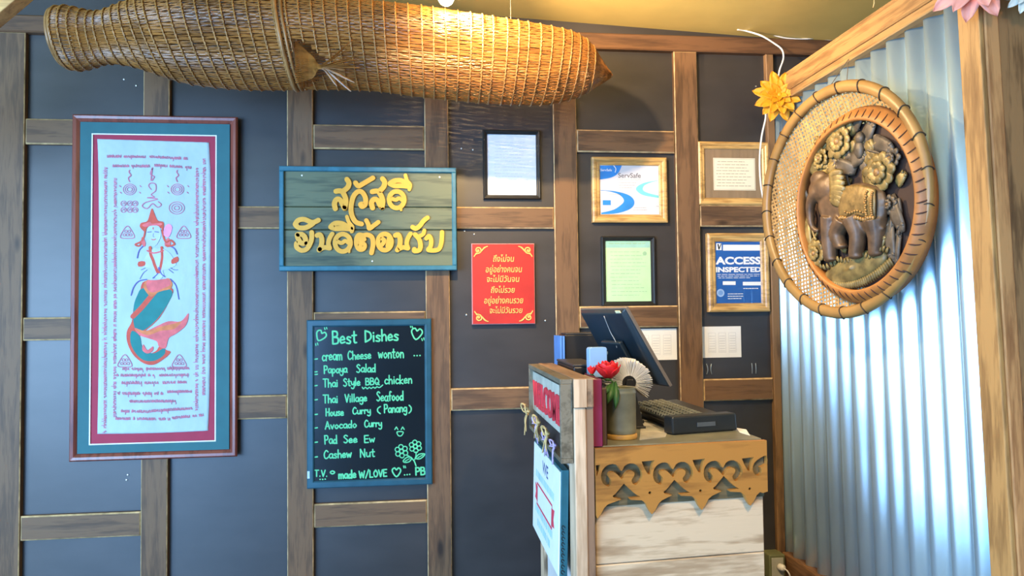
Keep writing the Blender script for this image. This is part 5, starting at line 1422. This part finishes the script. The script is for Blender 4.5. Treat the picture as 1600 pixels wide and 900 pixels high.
def rose(label, px, py, rpx, name='rose', bud=False, base=None, leaves=(), dy=0.0):
    c = WY(px, py, RY_ + dy); r = rpx * (RY_ + CAM_D) / FPX
    t = thing(name, label, 'flower', base)
    M_ROSE = plain('red_rose_petals', (0.72, 0.012, 0.016), 0.55, var=0.18, scale=40)
    lay = ((3, 0.35, 0.98, 0.02), (4, 0.58, 0.96, 0.06), (5, 0.82, 0.90, 0.12), (5, 1.0, 0.80, 0.22)) if not bud else ((3, 0.4, 0.95, 0.05), (4, 0.75, 0.8, 0.2))
    for L_, (n, rad, hgt, open_) in enumerate(lay):
        for k in range(n):
            a0_ = 2 * PI * k / n + L_ * 0.7
            mb = MB(); NU_, NV_ = 8, 7
            for j in range(NV_ + 1):
                v = j / NV_
                for i in range(NU_ + 1):
                    u = i / NU_ - 0.5
                    sp_ = (1.25 * PI / n + 0.28) * (math.sin(PI * min(1, 0.18 + v * 0.72)))
                    a = a0_ + u * 2 * sp_
                    rr = r * rad * (0.25 + 0.75 * math.sin(min(1, v * 1.15) * PI / 2)) * (1 + open_ * 0.35 * v ** 3)
                    z = -r * 0.75 + r * 1.6 * hgt * v - (r * 0.22 * (2 * u) ** 2 * v) - r * open_ * 0.22 * v ** 4
                    mb.v.append(Vector((c.x + rr * math.cos(a), c.y + rr * math.sin(a) * 0.95, c.z + z)))
            for j in range(NV_):
                for i in range(NU_):
                    q = j * (NU_ + 1) + i; mb.f.append([q, q + 1, q + NU_ + 2, q + NU_ + 1]); mb.mi.append(0)
            o = obj('petal', mb, M_ROSE, t, shade=True)
            s_ = o.modifiers.new('thickness', 'SOLIDIFY'); s_.thickness = 0.0011
    M_GRN = plain('leaf_green', (0.035, 0.115, 0.025), 0.5, var=0.3, scale=30)
    b = Vector(base)
    obj('stem', MB().tube(smooth([c - Vector((0, 0, r * 0.7)), (c + b) / 2 + Vector((0.012, 0.0, 0.02)), b + Vector((0, 0, 0.0))], 5), 0.0026, 7), M_GRN, t, shade=True)
    mb = MB().blob(c - Vector((0, 0, r * 0.78)), r * 0.32, r * 0.32, r * 0.22, n=10)
    obj('calyx', mb, M_GRN, t, shade=True)
    for (lx, ly, tx2, ty2, w) in leaves:
        p0, p1 = WY(lx, ly, RY_ - 0.02), WY(tx2, ty2, RY_ - 0.048)
        d = p1 - p0; s_ = Vector((0, -1, 0)).cross(d).normalized(); mb = MB(); n = 8
        for i in range(n + 1):
            q = i / n; ww = w * math.sin(PI * min(1, 0.06 + q * 0.94)) ** 0.8
            for e in (-1, 0, 1): mb.v.append(p0 + d * q + s_ * ww * e + Vector((0, 0.004 * abs(e) - 0.012 * math.sin(q * PI), 0)))
        for i in range(n):
            for e in (0, 1):
                q = i * 3 + e; mb.f.append([q, q + 1, q + 4, q + 3]); mb.mi.append(0)
        o = obj('leaf', mb, M_GRN, t, shade=True)
        s2_ = o.modifiers.new('thickness', 'SOLIDIFY'); s2_.thickness = 0.0008
rose('open red rose standing in the grey metal can', 950, 578, 18.5, base=(cc.x + 0.014, cc.y - 0.006, ZD + 0.03), leaves=((958, 598, 949, 632, 0.011), (962, 596, 962, 640, 0.010), (955, 600, 941, 618, 0.009)))
rose('small red rosebud left of the open rose in the can', 924.5, 578, 9, 'rosebud', True, base=(cc.x - 0.028, cc.y + 0.012, ZD + 0.03), dy=0.022)

# rotary card file with its fan of white cards
rc = WY(979, 597, -0.98); RD = 0.078
rf_ = thing('rotary_card_file', 'fan of white cards on a black rotary card file behind the can', 'card file', (rc.x, rc.y, ZD))
M_CARD = plain('white_cards', (0.84, 0.84, 0.84), 0.6, var=0.03)
rcd = random.Random(13)
for k in range(66):
    a = math.radians(-38 + 232 * k / 65 + rcd.uniform(-1.4, 1.4)); r1 = RD * rcd.uniform(0.93, 1.05); r0 = 0.024
    d = Vector((math.cos(a), 0, math.sin(a))); q = Vector((-math.sin(a), 0, math.cos(a))) * 0.0004
    p = [rc + d * r0 + Vector((0, -0.034, 0)), rc + d * r1 + Vector((0, -0.034, 0)), rc + d * r1 + Vector((0, 0.034, 0)), rc + d * r0 + Vector((0, 0.034, 0))]
    obj('card', MB().hexa([x - q for x in p] + [x + q for x in p]), M_CARD, rf_)
obj('hub', MB().lathe([(0, -0.030), (0.0238, -0.030), (0.0238, 0.030), (0, 0.030)], rc, (0, 1, 0), 28), M_BLACK, rf_, shade=False)
mb = MB()
for s_ in (-1, 1):
    y = rc.y + s_ * 0.042
    mb.hexa([(rc.x - 0.045, y - 0.003, ZD), (rc.x + 0.045, y - 0.003, ZD), (rc.x + 0.045, y + 0.003, ZD), (rc.x - 0.045, y + 0.003, ZD), (rc.x - 0.01, y - 0.003, rc.z + 0.012), (rc.x + 0.01, y - 0.003, rc.z + 0.012), (rc.x + 0.01, y + 0.003, rc.z + 0.012), (rc.x - 0.01, y + 0.003, rc.z + 0.012)])
mb.box((rc.x - 0.05, rc.y - 0.046, ZD), (rc.x + 0.05, rc.y + 0.046, ZD + 0.008))
obj('stand', mb, M_BLACK, rf_, bevel=0.001)

# tilted point-of-sale screen seen from behind
yt = -1.0
p1 = WY(977, 481, yt); p2 = WY(1047, 605, yt)
wd = Vector((-0.085, 0.34, 0.0)).normalized(); SLn = 0.345
sv = (p1 - p2); SH = sv.length; sv.normalize()
SN = wd.cross(sv).normalized()
if SN.x > 0: SN = -SN                                 # the back faces left and down
SPo = p2
def SPt(a, b, c): return SPo + wd * a + sv * b + SN * c
ms = thing('point_of_sale_screen', 'black touch screen tilted back on the counter, its rear side in view', 'monitor', (p2.x - 0.02, yt + 0.2, ZD))
M_SHELL = plain('dark_blue_black_plastic', (0.010, 0.020, 0.030), 0.32, var=0.1)
M_BEZEL = plain('brown_grey_bezel', (0.13, 0.105, 0.085), 0.4)
obj('bezel', MB().box((0, 0, -0.012), (SLn, SH, 0.0), 0, SPt), M_BEZEL, ms, bevel=0.002)
mb = MB(); e = 0.008
mb.hexa([SPt(0.002, 0.002, 0.0005), SPt(SLn - 0.002, 0.002, 0.0005), SPt(SLn - 0.002, SH - 0.002, 0.0005), SPt(0.002, SH - 0.002, 0.0005), SPt(0.02, 0.02, 0.022), SPt(SLn - 0.02, 0.02, 0.022), SPt(SLn - 0.02, SH - 0.012, 0.016), SPt(0.02, SH - 0.012, 0.016)])
obj('rear_shell', mb, M_SHELL, ms, bevel=0.004)
obj('screen_glass', MB().box((0.015, 0.015, -0.0135), (SLn - 0.015, SH - 0.015, -0.0125), 0, SPt), plain('screen_black', (0.01, 0.01, 0.012), 0.1), ms)
obj('rear_boss', MB().box((0.10, 0.07, 0.0205), (0.24, 0.19, 0.040), 0, SPt), M_SHELL, ms, bevel=0.006)
obj('sticker', MB().box((0.012, SH - 0.010, 0.0165), (0.045, SH - 0.001, 0.0185), 0, SPt), plain('pale_yellow_sticker', (0.75, 0.70, 0.42), 0.5), ms)
pc_ = SPt(SLn / 2, 0.10, 0.040)
mb = MB().tube(smooth([pc_, pc_ + Vector((-0.02, 0, -0.05)), Vector((pc_.x + 0.03, pc_.y, ZD + 0.06)), Vector((pc_.x + 0.05, pc_.y, ZD + 0.012))], 4), 0.022, 12)
mb.box((pc_.x - 0.045, pc_.y - 0.07, ZD + 0.0), (pc_.x + 0.06, pc_.y + 0.07, ZD + 0.014))
obj('stand', mb, M_BLACK, ms, bevel=0.002)
mb = MB().tube(smooth([SPt(0.14, SH - 0.02, 0.020), SPt(0.15, SH - 0.08, 0.024), SPt(0.13, 0.19, 0.034), SPt(0.13, 0.17, 0.042)], 4), 0.0016, 6)
obj('cable', mb, plain('grey_cable', (0.25, 0.27, 0.28), 0.4), ms, shade=True)

# pale blue card reader on a stem
cp = WY(935, 566, -1.085)
cr_ = thing('card_reader', 'small pale blue card reader on a stem in front of the tilted screen', 'card reader', (cp.x, cp.y + 0.02, ZD))
w2, h2 = 0.030, 0.048
pts = []
for cx_, cz_, a0_ in ((w2 - 0.008, h2 - 0.008, 0), (-w2 + 0.008, h2 - 0.008, 90), (-w2 + 0.008, -h2 + 0.008, 180), (w2 - 0.008, -h2 + 0.008, 270)):
    for k in range(5):
        a = math.radians(a0_ + 22.5 * k); pts.append((cx_ + 0.008 * math.cos(a), cz_ + 0.008 * math.sin(a)))
CPp = Plane(cp, Vector((1, 0.12, 0)), (0, 0, 1))
obj('head', MB().prism(pts, CPp, -0.03, 0.0), plain('pale_blue_plastic', (0.25, 0.42, 0.66), 0.35, var=0.05), cr_, bevel=0.002)
obj('ledge', MB().box((0.0, 0.022, -0.10), (0.045, 0.032, -0.031), 0, CPp), plain('blue_grey_plastic', (0.16, 0.27, 0.40), 0.35), cr_, bevel=0.002)
mb = MB().lathe([(0.011, 0), (0.011, cp.z - h2 - ZD + 0.004)], (cp.x, cp.y + 0.015, ZD + 0.0), (0, 0, 1), 16)
mb.lathe([(0, 0), (0.030, 0), (0.030, 0.008), (0.012, 0.014), (0, 0.014)], (cp.x, cp.y + 0.015, ZD), (0, 0, 1), 24)
obj('stem', mb, M_BLACK, cr_)

# black machines at the back of the counter, with two blue folders
x0 = WY(883, 560, -0.60).x
bz = WY(900, 523, -0.60).z
pr = thing('receipt_printer', 'tall black box standing at the back of the counter beside the blue folders', 'printer', (x0 + 0.08, -0.53, ZD))
obj('body', MB().box((x0, -0.60, ZD), (x0 + 0.155, -0.47, bz)), M_BLACK, pr, bevel=0.004)
obj('front_slot', MB().box((x0 + 0.02, -0.6016, ZD + 0.12), (x0 + 0.135, -0.6002, ZD + 0.128)), plain('slot_grey', (0.06, 0.06, 0.06), 0.4), pr)
obj('lid', MB().box((x0 + 0.006, -0.594, bz + 0.0005), (x0 + 0.149, -0.476, bz + 0.006)), plain('charcoal_plastic', (0.03, 0.03, 0.032), 0.45), pr, bevel=0.002)
for i, (lab) in enumerate(('slim blue folder standing nearest the partition behind the counter', 'slim blue folder standing against the tall black box')):
    xx = x0 - 0.022 + i * 0.0105
    t = thing('folder', lab, 'folder', (xx, -0.56, ZD))
    obj('cover', MB().box((xx, -0.612, ZD), (xx + 0.0022, -0.48, bz - 0.004)).box((xx + 0.0058, -0.612, ZD), (xx + 0.008, -0.48, bz - 0.004)).box((xx, -0.614, ZD), (xx + 0.008, -0.612, bz - 0.004)), plain('blue_folder', (0.09, 0.24, 0.62), 0.4), t)
    obj('sheets', MB().box((xx + 0.0026, -0.6115, ZD + 0.002), (xx + 0.0054, -0.482, bz - 0.012)), M_WHITE, t)
x0 = 0.508
t = thing('document_tray', 'low black tray unit behind the partition in front of the tall black box', 'tray', (x0 + 0.05, -0.87, ZD))
obj('case', MB().box((x0 - 0.044, -1.03, ZD), (x0 + 0.045, -0.72, 1.328)), M_BLACK, t, bevel=0.004)
obj('lid', MB().box((x0 - 0.046, -1.032, 1.3285), (x0 + 0.047, -0.718, 1.336)), plain('charcoal_plastic', (0.03, 0.03, 0.032), 0.45), t, bevel=0.002)

# keyboard with a heavy end housing
kb = thing('keyboard', 'black point-of-sale keyboard with a thick end housing on the counter', 'keyboard', (0.86, -0.95, ZD))
k0 = WZ(1051, 680.5, ZD); k1 = WZ(1152.5, 673, ZD)
kd = (k1 - k0).normalized(); kn_ = Vector((0, 0, 1)).cross(kd); kn_.normalize()       # into the counter
kw = (k1 - k0).length
kh = WY(1051, 652, k0.y).z - ZD
def KP(a, b, c): return k0 + kd * a + kn_ * b + Vector((0, 0, c))
obj('housing', MB().hexa([KP(0, 0, 0.002), KP(kw, 0, 0.002), KP(kw, 0.055, 0.002), KP(0, 0.055, 0.002), KP(0.002, 0.004, kh), KP(kw - 0.002, 0.004, kh), KP(kw - 0.002, 0.055, kh), KP(0.002, 0.055, kh)]), plain('black_ribbed_plastic', (0.014, 0.017, 0.018), 0.42), kb, bevel=0.005)
pl_ = Plane(KP(kw * 0.38, -0.0005, kh * 0.36), kd, (0, 0, 1))
obj('badge', MB().box((0, 0, 0), (kw * 0.28, kh * 0.24, 0.002), 0, lambda a, b, c: KP(kw * 0.37 + a, -c, kh * 0.38 + b)), plain('grey_badge', (0.07, 0.08, 0.085), 0.35), kb)
# key deck: long slab running back beside the housing, tilted up to the right
kc = WX(1037, 656, k0.x - 0.012)
def DK(a, b, c): return Vector((k0.x + 0.002, k0.y + 0.066, ZD + 0.040)) + Vector((1, 0, 0.07)).normalized() * a + Vector((-0.02, 1, 0)).normalized() * b + Vector((-0.07, 0, 1)).normalized() * c
obj('deck', MB().box((0, 0, -0.012), (0.19, 0.42, 0.0), 0, DK), M_BLACK, kb, bevel=0.003)
obj('deck_foot', MB().box((k0.x + 0.03, k0.y + 0.14, ZD), (k0.x + 0.15, k0.y + 0.44, ZD + 0.028)), M_BLACK, kb)
M_KEY = plain('olive_grey_keycaps', (0.10, 0.105, 0.085), 0.5, var=0.15)
for r_ in range(6):
    for c_ in range(16):
        a, b = 0.006 + r_ * 0.0212, 0.012 + c_ * 0.0252
        obj('key', MB().hexa([DK(a, b, 0.0005), DK(a + 0.0185, b, 0.0005), DK(a + 0.0185, b + 0.022, 0.0005), DK(a, b + 0.022, 0.0005), DK(a + 0.003, b + 0.003, 0.008), DK(a + 0.0155, b + 0.003, 0.008), DK(a + 0.0155, b + 0.019, 0.008), DK(a + 0.003, b + 0.019, 0.008)]), M_KEY, kb)
# loose paper
def sheet(label, quad, mat=M_WHITE, z=ZD):
    P_ = [WZ(px, py, z) for px, py in quad]
    mb = MB().hexa([p + Vector((0, 0, 0.0003)) for p in P_] + [p + Vector((0, 0, 0.0011)) for p in P_])
    single('paper_sheet', mb, mat, label, 'paper')
sheet('grey paper sheet lying on the counter right of the metal can', ((999, 688), (1040, 683), (1048, 662), (1003, 655)), plain('greyish_paper', (0.46, 0.43, 0.36), 0.6, var=0.25, scale=12))
sheet('white paper slip sticking out behind the keyboard at the counter edge', ((1156, 676), (1172, 681), (1166, 671.5), (1150, 669)))

# ------------------------------------------------------------------ socket box with plug at the corner
e0 = WY(1202, 868, -0.085); 
ob = thing('socket_box', 'olive green socket box with a white plug low in the corner', 'socket', (e0.x + 0.04, -0.045, e0.z - 0.11))
obj('box', MB().box((e0.x, -0.083, e0.z - 0.11), (e0.x + 0.078, -0.0, e0.z)), plain('olive_metal_box', (0.14, 0.15, 0.07), 0.5, var=0.15), ob, bevel=0.004)
obj('cover_plate', MB().box((e0.x + 0.010, -0.0885, e0.z - 0.10), (e0.x + 0.068, -0.0835, e0.z - 0.012)), plain('grey_cover_plate', (0.38, 0.38, 0.31), 0.5), ob, bevel=0.002)
pg = Vector((e0.x + 0.046, -0.089, e0.z - 0.052))
mb = MB().lathe([(0, 0.0), (0.014, 0.0), (0.016, 0.006), (0.015, 0.026), (0.008, 0.034), (0, 0.034)], pg, (0.25, -1, 0.05), 18)
pl = obj('plug', mb, plain('white_plug', (0.72, 0.70, 0.64), 0.4), ob, shade=True)
obj('cord', MB().tube(smooth([pg + Vector((0.008, -0.033, 0.001)), pg + Vector((0.018, -0.05, -0.01)), pg + Vector((0.026, -0.052, -0.05)), pg + Vector((0.028, -0.03, -0.20)), pg + Vector((0.02, -0.02, -pg.z + 0.004))], 5), 0.0032, 8), plain('white_cord', (0.74, 0.72, 0.67), 0.45), pl, shade=True)

# ------------------------------------------------------------------ flower lights on a white cord
M_CORD = plain('white_cord', (0.74, 0.72, 0.67), 0.45)
yc = -0.10
CT = [(1152, 46), (1168, 49), (1190, 56), (1210, 68), (1222, 78), (1224, 92), (1218, 110), (1213, 135), (1198, 165), (1196, 186), (1190, 214), (1187, 250), (1189, 290), (1196, 325), (1204, 350), (1214, 372)]
pts = []
for i, (px, py) in enumerate(CT):
    y = -0.07 if i < 2 else (-0.14 if i < 12 else -0.16 + 0.0 * i)
    pts.append(WY(px, py, y))
mb = MB().tube(smooth(pts, 5), 0.0042, 8)
fl_ = thing('flower_light_string', 'white cord looping from the ceiling past the yellow flower to the tray', 'light string', pts[0])
obj('cord', mb, M_CORD, fl_, shade=True)
pp = [WY(px, py, -0.03) for px, py in ((1205, 54), (1225, 59), (1250, 61), (1275, 60), (1300, 63))]
obj('ceiling_cord', MB().tube(smooth(pp, 4), 0.0035, 8), M_CORD, fl_, shade=True)
def dahlia(name, label, c, axis, r, mat, n_layers, seed, mat2=None):
    ax = Vector(axis).normalized(); s_ = ax.orthogonal().normalized(); q_ = ax.cross(s_); rr = random.Random(seed)
    t = thing(name, label, 'flower', c)
    for L_, (n, ln, el_, wdt) in enumerate(n_layers):
        for k in range(n):
            a = 2 * PI * (k + 0.5 * (L_ % 2)) / n + rr.uniform(-0.08, 0.08)
            e_ = el_ + rr.uniform(-0.08, 0.08); d = (s_ * math.cos(a) + q_ * math.sin(a))
            fwd = d * math.cos(e_) + ax * math.sin(e_); side = ax.cross(d).normalized(); nrm = fwd.cross(side)
            mb = MB(); N = 8; lnr = r * ln * rr.uniform(0.9, 1.08)
            for i in range(N + 1):
                u = i / N; w = r * wdt * (math.sin(PI * (0.10 + 0.90 * u ** 0.85)) ** 0.6) if u < 1 else 0.0003
                for e in (-1, -0.5, 0, 0.5, 1):
                    mb.v.append(Vector(c) + ax * 0.004 * L_ + fwd * (lnr * u) + side * (w * e) + nrm * (-0.16 * r * u * u + 0.10 * r * wdt * 4 * e * e * 0.5))
            for i in range(N):
                for e in range(4):
                    z = i * 5 + e; mb.f.append([z, z + 1, z + 6, z + 5]); mb.mi.append(0)
            o = obj('petal', mb, mat, t, shade=True)
            sd = o.modifiers.new('thickness', 'SOLIDIFY'); sd.thickness = 0.0012
    obj('flower_heart', MB().blob(Vector(c) + ax * 0.014, r * 0.12, r * 0.12, r * 0.12, n=10), mat2 or mat, t, shade=True)
LY5 = ((12, 1.0, 0.10, 0.23), (11, 0.80, 0.42, 0.21), (8, 0.58, 0.75, 0.18), (5, 0.36, 1.1, 0.12))
yf = WY(1217, 150, -0.19)
M_YEL = plain('yellow_fabric_petals', (0.74, 0.30, 0.006), 0.6, var=0.1, scale=30)
dahlia('fabric_flower', 'yellow fabric flower at the corner where the wood rail meets the back wall', yf, (-0.30, -1, 0.05), 0.122, M_YEL, LY5, 2)
pf = WX(1526, -38, XC - 0.075)
dahlia('fabric_flower', 'pink fabric flower at the top of the right-hand wood post', pf, (-0.75, -0.9, -0.2), 0.140, plain('pink_fabric_petals', (0.84, 0.34, 0.25), 0.55, var=0.1, scale=30), ((9, 1.0, 0.05, 0.20), (8, 0.78, 0.42, 0.19), (6, 0.55, 0.8, 0.16)), 3)
wf = WY(1606, -16, -1.48)
dahlia('fabric_flower', 'white fabric flower in the top right corner beside the pink one', wf, (-0.5, -1, -0.2), 0.062, plain('white_fabric_petals', (0.62, 0.64, 0.56), 0.55), LY5, 5)
cy = WX(1366, 6, XC - 0.06)
mb = MB().tube(smooth([cy + Vector((0.02, 0.02, 0.05)), cy + Vector((0, 0, 0.02)), cy + Vector((-0.004, -0.006, 0.0)), cy + Vector((-0.002, 0.004, -0.012))], 4), 0.0022, 6)
single('string_end', mb, plain('straw_raffia', (0.66, 0.44, 0.18), 0.6), 'short pale string end sticking out above the rail under the ceiling', 'string', shade=True)
